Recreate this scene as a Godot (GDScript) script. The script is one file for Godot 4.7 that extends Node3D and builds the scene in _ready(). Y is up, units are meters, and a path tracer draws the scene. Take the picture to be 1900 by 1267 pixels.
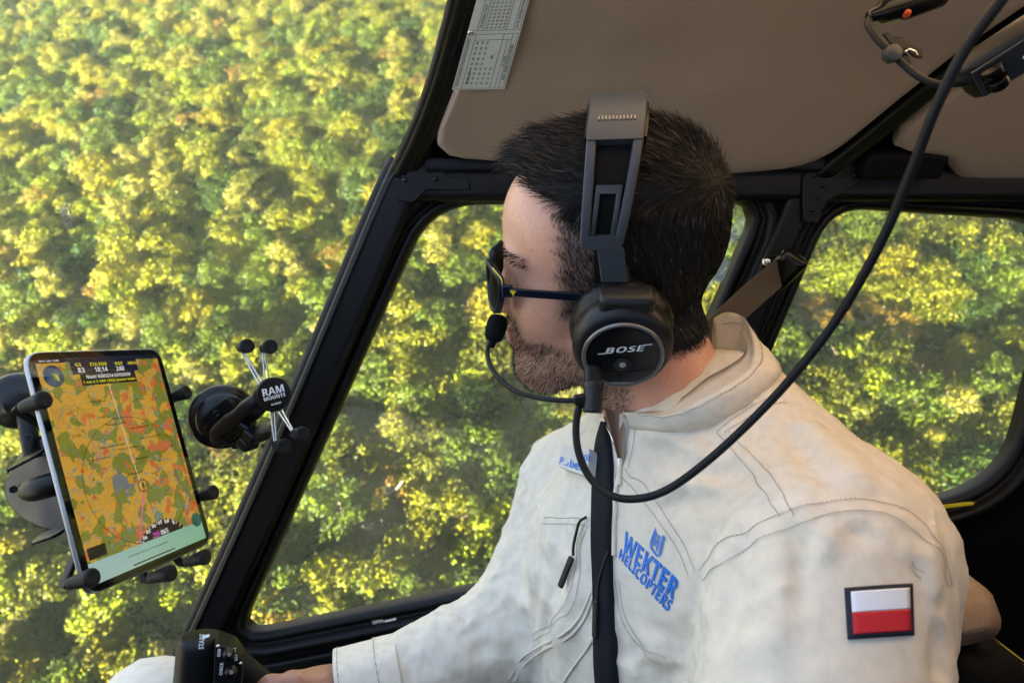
extends Node3D
# A helicopter in a banked turn above an autumn forest. Cabin axes: x aft, y up, z to port; the pilot sits on the starboard side (-z).
# Everything of the helicopter is built in cabin axes and carried by CAB, the helicopter's attitude in the air.

const ALTITUDE := 90.0
var CAB := Transform3D(Basis.from_euler(Vector3(0, 0, deg_to_rad(-7.0))) * Basis.from_euler(Vector3(deg_to_rad(-36.0), 0, 0)), Vector3(0, ALTITUDE, 0))
const EYE := Vector3(0, 1.10, 0)
const EYE_PITCH := -10.0
var rng := RandomNumberGenerator.new()
var used := {}
var M := {}
var grain: ImageTexture
var fine_noise := FastNoiseLite.new()

# ---------------------------------------------------------------- naming
func numbered(called: String) -> String:
	var n: int = used.get(called, -1) + 1
	used[called] = n
	return called if n == 0 else "%s_%03d" % [called, n]

func tag(o: Node3D, label: String, category := "", group := "", kind := "") -> Node3D:
	if label: o.set_meta("label", label)
	if category: o.set_meta("category", category)
	if group: o.set_meta("group", group)
	if kind: o.set_meta("kind", kind)
	return o

# a thing carried by the helicopter: its node stands at `base` (cabin axes); shapes given in cabin axes hang below it
func thing(called: String, label: String, category: String, base: Vector3, group := "") -> Node3D:
	var o := Node3D.new()
	o.name = numbered(called)
	add_child(o)
	o.transform = CAB * Transform3D(Basis(), base)
	o.set_meta("base", base)
	return tag(o, label, category, group)

func part(parent: Node3D, called: String, mesh, m: Material, label := "") -> MeshInstance3D:
	var o := MeshInstance3D.new()
	o.name = called
	o.mesh = mesh.mesh() if mesh is Shape else mesh
	o.material_override = m
	parent.add_child(o, true)
	if parent.has_meta("base"): o.position = -parent.get_meta("base")
	if label: o.set_meta("label", label)
	return o

# ---------------------------------------------------------------- materials
func lin(r: float, g: float, b: float) -> Color:
	return Color(r, g, b).linear_to_srgb()

func mat(called: String, c: Color, rough := 0.6, metal := 0.0, spec := 0.5) -> StandardMaterial3D:
	var m := StandardMaterial3D.new()
	m.resource_name = called
	m.albedo_color = c
	m.roughness = rough
	m.metallic = metal
	m.metallic_specular = spec
	M[called] = m
	return m

func noise_tex(freq: float, size := 256, octaves := 4, seed_ := 1, ramp: Gradient = null, normal := false, bump := 4.0) -> NoiseTexture2D:
	var n := FastNoiseLite.new()
	n.noise_type = FastNoiseLite.TYPE_SIMPLEX_SMOOTH
	n.seed = seed_
	n.frequency = freq
	n.fractal_octaves = octaves
	var t := NoiseTexture2D.new()
	t.width = size
	t.height = size
	t.seamless = true
	t.noise = n
	if ramp: t.color_ramp = ramp
	t.as_normal_map = normal
	t.bump_strength = bump
	return t

func ramp(stops: Array) -> Gradient:
	var g := Gradient.new()
	var o := PackedFloat32Array()
	var c := PackedColorArray()
	for s in stops:
		o.append(s[0])
		c.append(s[1])
	g.offsets = o
	g.colors = c
	return g

func relief(m: StandardMaterial3D, t: Texture2D, centimetres: float, scale: float) -> void:
	m.heightmap_enabled = true
	m.heightmap_texture = t
	m.heightmap_scale = centimetres
	m.uv1_triplanar = true
	m.uv1_scale = Vector3.ONE * scale

# ---------------------------------------------------------------- shapes
class Shape:
	var v := PackedVector3Array()
	var n := PackedVector3Array()
	var c := PackedColorArray()
	var uv := PackedVector2Array()
	var i := PackedInt32Array()
	func tri(a: int, b: int, d: int) -> void:
		i.append(a); i.append(b); i.append(d)
	func quad(a: int, b: int, d: int, e: int) -> void:
		i.append(a); i.append(b); i.append(d)
		i.append(a); i.append(d); i.append(e)
	func flat_quad(a: Vector3, b: Vector3, d: Vector3, e: Vector3) -> void:
		var k := v.size()
		v.append(a); v.append(b); v.append(d); v.append(e)
		quad(k, k + 1, k + 2, k + 3)
	func smooth_normals() -> void:
		n.resize(v.size())
		n.fill(Vector3.ZERO)
		for t in range(0, i.size(), 3):
			var a := v[i[t]]
			var f := (v[i[t + 2]] - a).cross(v[i[t + 1]] - a)
			n[i[t]] += f
			n[i[t + 1]] += f
			n[i[t + 2]] += f
		for k in n.size():
			n[k] = n[k].normalized() if n[k].length_squared() > 1e-20 else Vector3.UP
	func mesh(keep_normals := false) -> ArrayMesh:
		if not keep_normals or n.size() != v.size(): smooth_normals()
		var a := []
		a.resize(Mesh.ARRAY_MAX)
		a[Mesh.ARRAY_VERTEX] = v
		a[Mesh.ARRAY_NORMAL] = n
		if c.size() == v.size(): a[Mesh.ARRAY_COLOR] = c
		if uv.size() == v.size(): a[Mesh.ARRAY_TEX_UV] = uv
		a[Mesh.ARRAY_INDEX] = i
		var m := ArrayMesh.new()
		m.add_surface_from_arrays(Mesh.PRIMITIVE_TRIANGLES, a)
		return m
	func add(o: Shape, t := Transform3D()) -> void:
		var k := v.size()
		for p in o.v: v.append(t * p)
		if t.basis.determinant() < 0.0:
			for j in range(0, o.i.size(), 3):
				i.append(o.i[j] + k); i.append(o.i[j + 2] + k); i.append(o.i[j + 1] + k)
		else:
			for j in o.i: i.append(j + k)
		for q in o.c: c.append(q)
		for q in o.uv: uv.append(q)

# a grid of points (rows x cols), each row its own vertices
func sheet(rows: Array, closed_cols := false, closed_rows := false) -> Shape:
	var s := Shape.new()
	var nc: int = rows[0].size()
	for r in rows:
		for p in r: s.v.append(p)
	var nr := rows.size()
	for r in (nr if closed_rows else nr - 1):
		for k in (nc if closed_cols else nc - 1):
			var a := r * nc + k
			var b := r * nc + (k + 1) % nc
			var d := ((r + 1) % nr) * nc + (k + 1) % nc
			var e := ((r + 1) % nr) * nc + k
			s.quad(a, e, d, b)
	return s

func cap(s: Shape, ring: Array, flip := false) -> void:
	var k := s.v.size()
	var mid := Vector3.ZERO
	for p in ring:
		s.v.append(p)
		mid += p
	s.v.append(mid / ring.size())
	for j in ring.size():
		if flip: s.tri(k + (j + 1) % ring.size(), k + j, k + ring.size())
		else: s.tri(k + j, k + (j + 1) % ring.size(), k + ring.size())

# smooth curve through points
func spline(pts: Array, n: int, closed := false) -> Array:
	var out := []
	var m := pts.size()
	var spans := m if closed else m - 1
	for j in n + (0 if closed else 1):
		var t := float(j) / n * spans
		var k := mini(int(t), spans - 1)
		var f := t - k
		var p0 = pts[(k - 1 + m) % m] if closed or k > 0 else pts[0] * 2.0 - pts[1]
		var p1 = pts[k % m]
		var p2 = pts[(k + 1) % m]
		var p3 = pts[(k + 2) % m] if closed or k + 2 < m else pts[m - 1] * 2.0 - pts[m - 2]
		out.append(0.5 * ((2.0 * p1) + (p2 - p0) * f + (2.0 * p0 - 5.0 * p1 + 4.0 * p2 - p3) * f * f + (3.0 * p1 - p0 - 3.0 * p2 + p3) * f * f * f))
	return out

# straight polyline resampled evenly
func resample(pts: Array, n: int, closed := false) -> Array:
	var q := pts.duplicate()
	if closed: q.append(pts[0])
	var lens := [0.0]
	for k in q.size() - 1: lens.append(lens[k] + (q[k + 1] - q[k]).length())
	var total: float = lens[-1]
	var out := []
	var k := 0
	for j in n + (0 if closed else 1):
		var at := total * j / n
		while k < q.size() - 2 and lens[k + 1] < at: k += 1
		var span: float = lens[k + 1] - lens[k]
		out.append(q[k].lerp(q[k + 1], (at - lens[k]) / span if span > 1e-9 else 0.0))
	return out

# corners rounded with arcs of radius r (one number or one per corner)
func rounded(pts: Array, r, steps := 8) -> Array:
	var out := []
	var m := pts.size()
	for k in m:
		var p = pts[k]
		var a = (pts[(k - 1 + m) % m] - p)
		var b = (pts[(k + 1) % m] - p)
		var rr: float = r[k] if r is Array else r
		var cut := minf(rr, minf(a.length(), b.length()) * 0.48)
		a = p + a.normalized() * cut
		b = p + b.normalized() * cut
		for j in steps + 1:
			var t := float(j) / steps
			out.append(a * (1 - t) * (1 - t) + p * 2.0 * t * (1 - t) + b * t * t)
	return out

# frames that turn as little as possible along a path
func frames(path: Array, hint: Vector3, closed := false) -> Array:
	var out := []
	var m := path.size()
	var side := Vector3.ZERO
	for k in m:
		var a: Vector3 = path[(k - 1 + m) % m] if closed or k > 0 else path[k]
		var b: Vector3 = path[(k + 1) % m] if closed or k < m - 1 else path[k]
		var t := (b - a).normalized()
		var ref := hint if k == 0 or closed else side
		ref = (ref - t * ref.dot(t))
		if ref.length() < 1e-4: ref = t.cross(Vector3(0.3, 0.5, 0.8))
		side = ref.normalized()
		out.append(Basis(side, t.cross(side).normalized(), t))
	return out

# a profile (Vector2: x along the hint, y across) swept along a path
func sweep(path: Array, profile: Array, hint: Vector3, closed := false, closed_profile := true, caps := true, scales := []) -> Shape:
	var fr := frames(path, hint, closed)
	var rows := []
	for k in path.size():
		var row := []
		var s: float = scales[k] if scales else 1.0
		for q in profile: row.append(path[k] + fr[k].x * q.x * s + fr[k].y * q.y * s)
		rows.append(row)
	var o := sheet(rows, closed_profile, closed)
	if caps and not closed and closed_profile:
		cap(o, rows[0])
		cap(o, rows[-1], true)
	return o

func circle(r: float, n: int, squash := 1.0) -> Array:
	var out := []
	for k in n: out.append(Vector2(cos(TAU * k / n) * r, sin(TAU * k / n) * r * squash))
	return out

func rect_profile(w: float, h: float, r: float, steps := 3) -> Array:
	return rounded([Vector2(-w / 2, -h / 2), Vector2(w / 2, -h / 2), Vector2(w / 2, h / 2), Vector2(-w / 2, h / 2)], r, steps)

func tube(path: Array, r, n := 10) -> Shape:
	var sc := []
	if r is Array: sc = r
	return sweep(path, circle(1.0 if r is Array else r, n), Vector3(0.21, 0.93, 0.31), false, true, true, sc)

# a profile of (radius, height) points turned round an axis
func lathe(profile: Array, at: Vector3, axis: Vector3, n := 24) -> Shape:
	var z := axis.normalized()
	var x := z.cross(Vector3(0.31, 0.77, 0.55)).normalized()
	var y := z.cross(x)
	var rows := []
	for q in profile:
		var row := []
		for k in n:
			var a := TAU * k / n
			row.append(at + z * q.y + (x * cos(a) + y * sin(a)) * q.x)
		rows.append(row)
	return sheet(rows, true)

# outline (Vector3 loop in a plane) pushed along `up` by thickness, edges bevelled
func slab(loop: Array, up: Vector3, thick: float, bevel := 0.0) -> Shape:
	var mid := Vector3.ZERO
	for p in loop: mid += p
	mid /= loop.size()
	var rows := []
	var inset := func(by: float, h: float) -> Array:
		var row := []
		for p in loop:
			var d: Vector3 = mid - p
			row.append(p + d.normalized() * minf(by, d.length() * 0.5) + up * h)
		return row
	var b := minf(bevel, thick * 0.5)
	if b > 0.0:
		rows.append(inset.call(b, 0.0))
		rows.append(inset.call(0.0, b))
		rows.append(inset.call(0.0, thick - b))
		rows.append(inset.call(b, thick))
	else:
		rows = [inset.call(0.0, 0.0), inset.call(0.0, thick)]
	var s := sheet(rows, true)
	cap(s, rows[0])
	cap(s, rows[-1], true)
	return s

# box with rounded edges, axes given by a basis
func rbox(at: Vector3, b: Basis, size: Vector3, r: float) -> Shape:
	var pr := rect_profile(size.x, size.y, r, 4)
	var rows := []
	var zs := [[-0.5, 1.0], [-0.5, 0.3], [-0.5, 0.0], [0.5, 0.0], [0.5, 0.3], [0.5, 1.0]]
	var dz := [0.0, 0.3, 1.0, 1.0, 0.3, 0.0]
	for k in 6:
		var row := []
		var inset: float = zs[k][1] * r
		var z: float = zs[k][0] * size.z + (dz[k] * r if k < 3 else -dz[k] * r)
		for q in pr:
			var w := Vector2(q.x * (1.0 - 2.0 * inset / size.x), q.y * (1.0 - 2.0 * inset / size.y))
			row.append(at + b.x * w.x + b.y * w.y + b.z * z)
		rows.append(row)
	var s := sheet(rows, true)
	cap(s, rows[0])
	cap(s, rows[-1], true)
	return s

func look_basis(z: Vector3, y: Vector3) -> Basis:
	z = z.normalized()
	var x := y.cross(z).normalized()
	return Basis(x, z.cross(x), z)

# ---------------------------------------------------------------- signed-distance surfaces
func nets(f: Callable, lo: Vector3, hi: Vector3, h: float) -> Shape:
	var B := 4
	var nb := Vector3i(((hi - lo) / (h * B)).ceil())
	var nx := nb.x * B + 1
	var ny := nb.y * B + 1
	var nz := nb.z * B + 1
	var g := PackedFloat32Array()
	g.resize(nx * ny * nz)
	g.fill(1e9)
	var blocks: Array[Vector3i] = []
	var reach := h * B * 1.05 + 0.010 * minf(h / 0.004, 1.0)
	for bz in nb.z:
		for by in nb.y:
			for bx in nb.x:
				var mid := lo + Vector3(bx + 0.5, by + 0.5, bz + 0.5) * (h * B)
				if absf(f.call(mid)) > reach: continue
				blocks.append(Vector3i(bx, by, bz))
				for z in B + 1:
					for y in B + 1:
						var row := ((bz * B + z) * ny + by * B + y) * nx + bx * B
						for x in B + 1:
							if g[row + x] > 1e8:
								g[row + x] = f.call(lo + Vector3(bx * B + x, by * B + y, bz * B + z) * h)
	var s := Shape.new()
	var at := PackedInt32Array()
	at.resize(nx * ny * nz)
	at.fill(-1)
	var dx := 1
	var dy := nx
	var dz := nx * ny
	var off := [0, dx, dy, dx + dy, dz, dx + dz, dy + dz, dx + dy + dz]
	var edges := [[0, 1], [2, 3], [4, 5], [6, 7], [0, 2], [1, 3], [4, 6], [5, 7], [0, 4], [1, 5], [2, 6], [3, 7]]
	var cells := PackedInt32Array()
	var d := PackedFloat32Array()
	d.resize(8)
	for b in blocks:
		for z in B:
			for y in B:
				for x in B:
					var cell := ((b.z * B + z) * ny + b.y * B + y) * nx + b.x * B + x
					var neg := 0
					for k in 8:
						d[k] = g[cell + off[k]]
						if d[k] < 0.0: neg += 1
					if neg == 0 or neg == 8: continue
					var sum := Vector3.ZERO
					var cnt := 0
					for e in edges:
						var a := d[e[0]]
						var c := d[e[1]]
						if (a < 0.0) == (c < 0.0): continue
						var t := a / (a - c)
						var p0 := Vector3(e[0] & 1, (e[0] >> 1) & 1, e[0] >> 2)
						var p1 := Vector3(e[1] & 1, (e[1] >> 1) & 1, e[1] >> 2)
						sum += p0.lerp(p1, t)
						cnt += 1
					at[cell] = s.v.size()
					s.v.append(lo + (Vector3(b.x * B + x, b.y * B + y, b.z * B + z) + sum / cnt) * h)
					cells.append(cell)
	for cell in cells:
		for axis in 3:
			var step: int = [dx, dy, dz][axis]
			var u: int = [dy, dz, dx][axis]
			var w: int = [dz, dx, dy][axis]
			if cell - u < 0 or cell - w < 0 or cell - u - w < 0: continue
			var a := g[cell]
			var c := g[cell + step]
			if (a < 0.0) == (c < 0.0): continue
			var q0 := at[cell]
			var q1 := at[cell - u]
			var q2 := at[cell - u - w]
			var q3 := at[cell - w]
			if q1 < 0 or q2 < 0 or q3 < 0: continue
			if a < 0.0: s.quad(q0, q3, q2, q1)
			else: s.quad(q0, q1, q2, q3)
	return s


# ---------------------------------------------------------------- forest
# one crown: clumps of leaf-sized faces spread through the crown's volume, with gaps between the clumps
func crown_mesh(kind: Dictionary, sd: int) -> ArrayMesh:
	var r := RandomNumberGenerator.new()
	r.seed = sd
	var s := Shape.new()
	var h: float = kind.height
	var w: float = kind.width
	for k in kind.clumps:
		var t := r.randf()
		var lift: float = lerpf(kind.low, 1.0, pow(t, kind.get("top", 0.8)))
		var spread: float
		var u: float = (lift - kind.low) / (1.0 - kind.low)
		if kind.shape == "cone": spread = (1.0 - u) * 0.95 + 0.05
		elif kind.shape == "column": spread = pow(maxf(sin(PI * clampf(u * 0.86 + 0.1, 0.0, 1.0)), 0.05), 0.6)
		else: spread = sqrt(maxf(1.0 - pow(u * 1.55 - 0.62, 2.0), 0.03))
		var a := r.randf() * TAU
		var rad: float = w * spread * sqrt(r.randf_range(0.18, 1.0))
		var mid := Vector3(cos(a) * rad, lift * h - h * 0.06, sin(a) * rad)
		var size: float = kind.clump * r.randf_range(0.65, 1.25) * (0.75 + 0.25 * spread)
		var warm: float = r.randf_range(-0.04, 0.04)
		var n := int(kind.leaves * r.randf_range(0.8, 1.2))
		for j in n:
			var d := Vector3(r.randfn(), r.randfn() * 0.8 + 0.35, r.randfn()).normalized()
			var p := mid + d * size * r.randf_range(0.55, 1.08) * Vector3(1, 0.8, 1)
			var face := (d + Vector3(r.randfn(), r.randfn(), r.randfn()) * 0.55).normalized()
			var x := face.cross(Vector3(r.randfn(), r.randfn(), r.randfn())).normalized()
			var y := face.cross(x)
			var l: float = kind.leaf * r.randf_range(0.6, 1.3)
			var c := Color(1.0 + warm, 1.0, 1.0 - warm) * r.randf_range(0.88, 1.10)
			var q := s.v.size()
			s.v.append(p - x * l * 0.5)
			s.v.append(p - y * l * 0.36 + face * l * 0.1)
			s.v.append(p + x * l * 0.55 - face * l * 0.12)
			s.v.append(p + y * l * 0.36 + face * l * 0.1)
			for z in 4:
				s.c.append(c)
				s.n.append((face * 0.55 + d * 0.6).normalized())
			s.quad(q, q + 1, q + 2, q + 3)
	return s.mesh(true)

func trunk_mesh(kind: Dictionary, sd: int) -> ArrayMesh:
	var r := RandomNumberGenerator.new()
	r.seed = sd + 77
	var s := Shape.new()
	var h: float = kind.height
	var path := []
	var radii := []
	var lean := Vector3(r.randf_range(-0.05, 0.05), 1, r.randf_range(-0.05, 0.05))
	for k in 7:
		var t := k / 6.0
		path.append(lean * h * 0.86 * t + Vector3(sin(t * 5.0 + sd) * 0.12, 0, cos(t * 4.0 + sd) * 0.12))
		radii.append(h * 0.02 * (1.0 - t * 0.8))
	s.add(tube(path, radii, 6))
	for k in kind.get("limbs", 9):
		var t: float = r.randf_range(kind.low * 0.8, 0.85)
		var a := r.randf() * TAU
		var from := lean * h * 0.86 * t
		var out: float = kind.width * r.randf_range(0.5, 0.85)
		var tip := from + Vector3(cos(a) * out, out * r.randf_range(0.5, 1.0) * kind.get("rise", 1.0), sin(a) * out)
		s.add(tube([from, from.lerp(tip, 0.5) + Vector3(0, -out * 0.1, 0), tip], [h * 0.009, h * 0.006, h * 0.002], 5))
	return s.mesh()

func leaf_mat(called: String, r: float, g: float, b: float) -> StandardMaterial3D:
	var m := mat(called, lin(r, g, b), 0.55, 0.0, 0.35)
	m.vertex_color_use_as_albedo = true
	m.backlight_enabled = true
	m.backlight = Color(1.0, 1.0, 0.6)
	return m

const CLEARING_A := Vector2(40.6, -83.1)
const CLEARING_B := Vector2(52.1, -65.5)
var kinds := []
func build_forest() -> void:
	rng.seed = 20
	var bark := mat("bark", lin(0.12, 0.09, 0.065), 0.9)
	var pale_bark := mat("pale_bark", lin(0.32, 0.26, 0.20), 0.8)
	var broad := {"shape": "round", "height": 11.0, "width": 3.4, "low": 0.32, "clumps": 59, "clump": 1.36, "leaves": 102, "leaf": 0.33}
	var wide := {"shape": "round", "height": 10.0, "width": 4.2, "low": 0.34, "clumps": 72, "clump": 1.42, "leaves": 99, "leaf": 0.35}
	var column := {"shape": "column", "height": 13.0, "width": 2.3, "low": 0.2, "clumps": 56, "clump": 1.12, "leaves": 99, "leaf": 0.27}
	var spire := {"shape": "cone", "height": 12.5, "width": 2.6, "low": 0.16, "clumps": 70, "clump": 0.89, "leaves": 84, "leaf": 0.24, "top": 1.3}
	var bush := {"shape": "round", "height": 5.6, "width": 2.8, "low": 0.2, "clumps": 40, "clump": 1.18, "leaves": 99, "leaf": 0.29, "limbs": 5}
	var thin := {"shape": "round", "height": 11.0, "width": 3.0, "low": 0.36, "clumps": 32, "clump": 1.00, "leaves": 58, "leaf": 0.26, "limbs": 16}
	var bare := {"shape": "round", "height": 11.0, "width": 1.5, "rise": 2.2, "low": 0.4, "clumps": 0, "clump": 0.94, "leaves": 0, "leaf": 0.23, "limbs": 22}
	# name, label, group, shape, colour, share
	kinds = [
		["broadleaf_tree", "yellow green broadleaf tree with a lumpy rounded crown in the forest", "yellow green broadleaf trees", broad, leaf_mat("leaf_yellow_green", 0.377, 0.412, 0.102), 20],
		["broadleaf_tree", "mid green broadleaf tree with a rounded crown in the forest", "mid green broadleaf trees", broad, leaf_mat("leaf_green", 0.195, 0.296, 0.103), 15],
		["broadleaf_tree", "olive green wide crowned broadleaf tree in the forest", "olive wide crowned trees", wide, leaf_mat("leaf_olive", 0.258, 0.296, 0.109), 15],
		["broadleaf_tree", "dark green wide crowned broadleaf tree in the forest", "dark green wide crowned trees", wide, leaf_mat("leaf_dark", 0.088, 0.166, 0.091), 7],
		["golden_tree", "golden yellow autumn tree with a rounded crown in the forest", "golden autumn trees", broad, leaf_mat("leaf_gold", 0.502, 0.478, 0.111), 10],
		["lime_tree", "bright lime green wide tree in the forest", "bright lime green trees", wide, leaf_mat("leaf_lime", 0.390, 0.499, 0.104), 8],
		["columnar_tree", "pale straw yellow narrow upright tree in the forest", "pale narrow upright trees", column, leaf_mat("leaf_straw", 0.540, 0.541, 0.236), 10],
		["columnar_tree", "green narrow upright tree in the forest", "green narrow upright trees", column, leaf_mat("leaf_green_narrow", 0.201, 0.296, 0.121), 4],
		["conifer_tree", "dark blue green pointed conifer in the forest", "dark pointed conifers", spire, leaf_mat("leaf_conifer", 0.057, 0.123, 0.093), 2],
		["shrub", "low yellow green bush between the forest trees", "low yellow green bushes", bush, leaf_mat("leaf_bush", 0.377, 0.390, 0.119), 9],
		["autumn_tree", "orange brown thin crowned tree losing its leaves in the forest", "orange brown thinning trees", thin, leaf_mat("leaf_rust", 0.466, 0.322, 0.160), 5],
		["dead_tree", "bare pale dead tree with leafless branches in the forest", "bare dead trees", bare, null, 3],
	]
	var meshes := []
	var bag := []
	for k in kinds.size():
		var vs := []
		for v in 3: vs.append([crown_mesh(kinds[k][3], 100 + k * 10 + v) if kinds[k][4] else null, trunk_mesh(kinds[k][3], 100 + k * 10 + v)])
		meshes.append(vs)
		for z in kinds[k][5]: bag.append(k)
	# the ground and what grows on it
	var patch := FastNoiseLite.new()
	patch.seed = 5
	patch.frequency = 0.02
	var eye := CAB * EYE
	var spots := []
	var pitch := 4.7
	for iz in range(-78, 22):
		for ix in range(-70, 71):
			var x := (ix + (0.5 if iz & 1 else 0.0)) * pitch + rng.randf_range(-2.0, 2.0)
			var z := iz * pitch * 0.87 + rng.randf_range(-2.0, 2.0)
			var pick: int = bag[rng.randi() % bag.size()]
			var wet := patch.get_noise_2d(x, z)
			if wet > 0.28 and rng.randf() < 0.55: pick = 3 if rng.randf() < 0.6 else 1
			if wet < -0.22 and rng.randf() < 0.5: pick = [0, 4, 5, 0][rng.randi() % 4]
			var gap := patch.get_noise_2d(x * 2.3 + 500.0, z * 2.3)
			var size := rng.randf_range(0.70, 1.55)
			var turn := rng.randf() * TAU
			var v := rng.randi() % 3
			if gap > 0.50 and rng.randf() < 0.85: continue
			var off := Geometry2D.get_closest_point_to_segment(Vector2(x, z), CLEARING_A, CLEARING_B).distance_to(Vector2(x, z))
			if pick == 11 and x > 22.0: pick = 9
			if off < 5.0:
				pick = 10
				size *= 0.85
			spots.append([Vector3(x, 0, z), pick, size, turn, v])
	var shown := []
	var rest := []
	for s in spots:
		var at: Vector3 = s[0]
		if seen_through(at + Vector3(0, 8, 0)): shown.append([eye.distance_to(at), s])
		else: rest.append(s)
	shown.sort_custom(func(a, b): return a[0] < b[0])
	for k in shown.size():
		var s: Array = shown[k][1]
		if k >= 300:
			rest.append(s)
			continue
		var kd: Array = kinds[s[1]]
		var o := Node3D.new()
		o.name = numbered(kd[0])
		add_child(o)
		tag(o, kd[1], "shrub" if kd[0] == "shrub" else "tree", kd[2])
		o.transform = Transform3D(Basis.from_euler(Vector3(0, s[3], 0)).scaled(Vector3.ONE * s[2]), s[0])
		var m: Array = meshes[s[1]][s[4]]
		part(o, "trunk", m[1], pale_bark if kd[0] == "dead_tree" or kd[0] == "autumn_tree" else bark)
		if m[0]: part(o, "crown", m[0], kd[4])
	print("trees shown ", shown.size(), " rest ", rest.size())
	# the wood beyond those: one mass
	var far := Node3D.new()
	far.name = "far_woodland"
	add_child(far)
	tag(far, "dense mixed autumn woodland stretching away on all sides", "woodland", "", "stuff")
	for k in kinds.size():
		if kinds[k][4] == null: continue
		for v in 3:
			var here := rest.filter(func(s): return s[1] == k and s[4] == v)
			if here.is_empty(): continue
			var mm := MultiMesh.new()
			mm.transform_format = MultiMesh.TRANSFORM_3D
			mm.mesh = meshes[k][v][0]
			mm.instance_count = here.size()
			for q in here.size():
				mm.set_instance_transform(q, Transform3D(Basis.from_euler(Vector3(0, here[q][3], 0)).scaled(Vector3.ONE * here[q][2]), here[q][0]))
			var mi := MultiMeshInstance3D.new()
			mi.name = "woodland_crowns"
			mi.multimesh = mm
			mi.material_override = kinds[k][4]
			far.add_child(mi, true)
			tag(mi, "", "", "", "stuff")
	var soil := mat("forest_floor", Color.WHITE, 0.95)
	soil.albedo_texture = noise_tex(0.02, 512, 5, 3, ramp([[0.0, lin(0.05, 0.06, 0.025)], [0.45, lin(0.10, 0.10, 0.035)], [0.6, lin(0.17, 0.12, 0.06)], [1.0, lin(0.30, 0.20, 0.11)]]))
	soil.uv1_triplanar = true
	soil.uv1_world_triplanar = true
	soil.uv1_scale = Vector3.ONE * 0.02
	# a bare clearing with fallen logs
	var cs := Shape.new()
	var mid := (CLEARING_A + CLEARING_B) / 2.0
	for k in 36:
		var a := TAU * k / 36
		var r := 1.0 + 0.22 * sin(a * 3.0 + 1.0) + 0.12 * sin(a * 7.0)
		var p := Vector2(cos(a) * 11.5, sin(a) * 4.6) * r
		p = p.rotated((CLEARING_B - CLEARING_A).angle())
		cs.v.append(Vector3(mid.x + p.x, 0.02, mid.y + p.y))
	cs.v.append(Vector3(mid.x, 0.05, mid.y))
	for k in 36: cs.tri(36, k, (k + 1) % 36)
	var sand := mat("clearing_soil", Color.WHITE, 0.95)
	sand.albedo_texture = noise_tex(0.03, 512, 5, 14, ramp([[0.0, lin(0.20, 0.14, 0.07)], [0.4, lin(0.42, 0.27, 0.16)], [1.0, lin(0.56, 0.39, 0.25)]]))
	sand.uv1_triplanar = true
	sand.uv1_world_triplanar = true
	sand.uv1_scale = Vector3.ONE * 0.07
	var cl := MeshInstance3D.new()
	cl.name = "clearing"
	cl.mesh = cs.mesh()
	cl.material_override = sand
	add_child(cl)
	tag(cl, "bare brown clearing between the trees", "ground", "", "structure")
	for k in 5:
		var lg := MeshInstance3D.new()
		lg.name = numbered("fallen_log")
		var from := Vector3(lerpf(CLEARING_A.x, CLEARING_B.x, k / 4.0), 0.25, lerpf(CLEARING_A.y, CLEARING_B.y, k / 4.0) + 1.5 * sin(k * 2.0))
		var to := from + Vector3(3.2 * cos(k * 1.9 + 0.4), 0.1, 3.2 * sin(k * 1.9 + 0.4))
		lg.mesh = tube([from, from.lerp(to, 0.5) + Vector3(0, 0.05, 0.1), to], [0.24, 0.2, 0.14], 8).mesh()
		lg.material_override = bark if k & 1 else pale_bark
		add_child(lg)
		tag(lg, "fallen tree trunk lying in the brown clearing", "log", "fallen trunks in the clearing")
	var gs := Shape.new()
	var n := 40
	for a in n + 1:
		for b in n + 1:
			var x := (a - n / 2) * 300.0
			var z := (b - n / 2) * 300.0
			gs.v.append(Vector3(x, 0, z))
	for a in n:
		for b in n: gs.quad(a * (n + 1) + b, a * (n + 1) + b + 1, (a + 1) * (n + 1) + b + 1, (a + 1) * (n + 1) + b)
	var g := MeshInstance3D.new()
	g.name = "ground"
	g.mesh = gs.mesh()
	g.material_override = soil
	add_child(g)
	tag(g, "forest floor of leaf litter and undergrowth", "ground", "", "structure")

# is a point of the forest in sight through the windscreen or one of the starboard windows?
func seen_through(p: Vector3) -> bool:
	var d := CAB.affine_inverse() * p - EYE
	if d.z > -0.01: return false
	var q := EYE + d * (-0.97 / d.z)
	var at := Vector2(q.x, q.y)
	for poly in openings:
		if Geometry2D.is_point_in_polygon(at, poly): return true
	return false
var openings: Array = []


# ---------------------------------------------------------------- helicopter
const WALL := -0.97          # inner face of the starboard doors
const MID := -0.32           # the cabin's centre line
const CEIL := [[0.0, 1.400], [0.15, 1.392], [0.25, 1.376], [0.35, 1.345], [0.45, 1.295], [0.52, 1.248], [0.58, 1.205], [0.64, 1.162], [0.70, 1.10]]

func ceil_y(z: float) -> float:
	var a := absf(z - MID)
	for k in CEIL.size() - 1:
		if a <= CEIL[k + 1][0]:
			return lerpf(CEIL[k][1], CEIL[k + 1][1], (a - CEIL[k][0]) / (CEIL[k + 1][0] - CEIL[k][0]))
	return CEIL[-1][1]

func bow_x(z: float) -> float:          # front edge of the roof
	var a := absf(z - MID) / 0.64
	return -0.15 * pow(a, 2.8)

func frame_x(z: float) -> float:        # roof frame above the door pillar
	var a := absf(z - MID) / 0.64
	return 0.66 - 0.245 * pow(a, 1.35)

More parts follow.
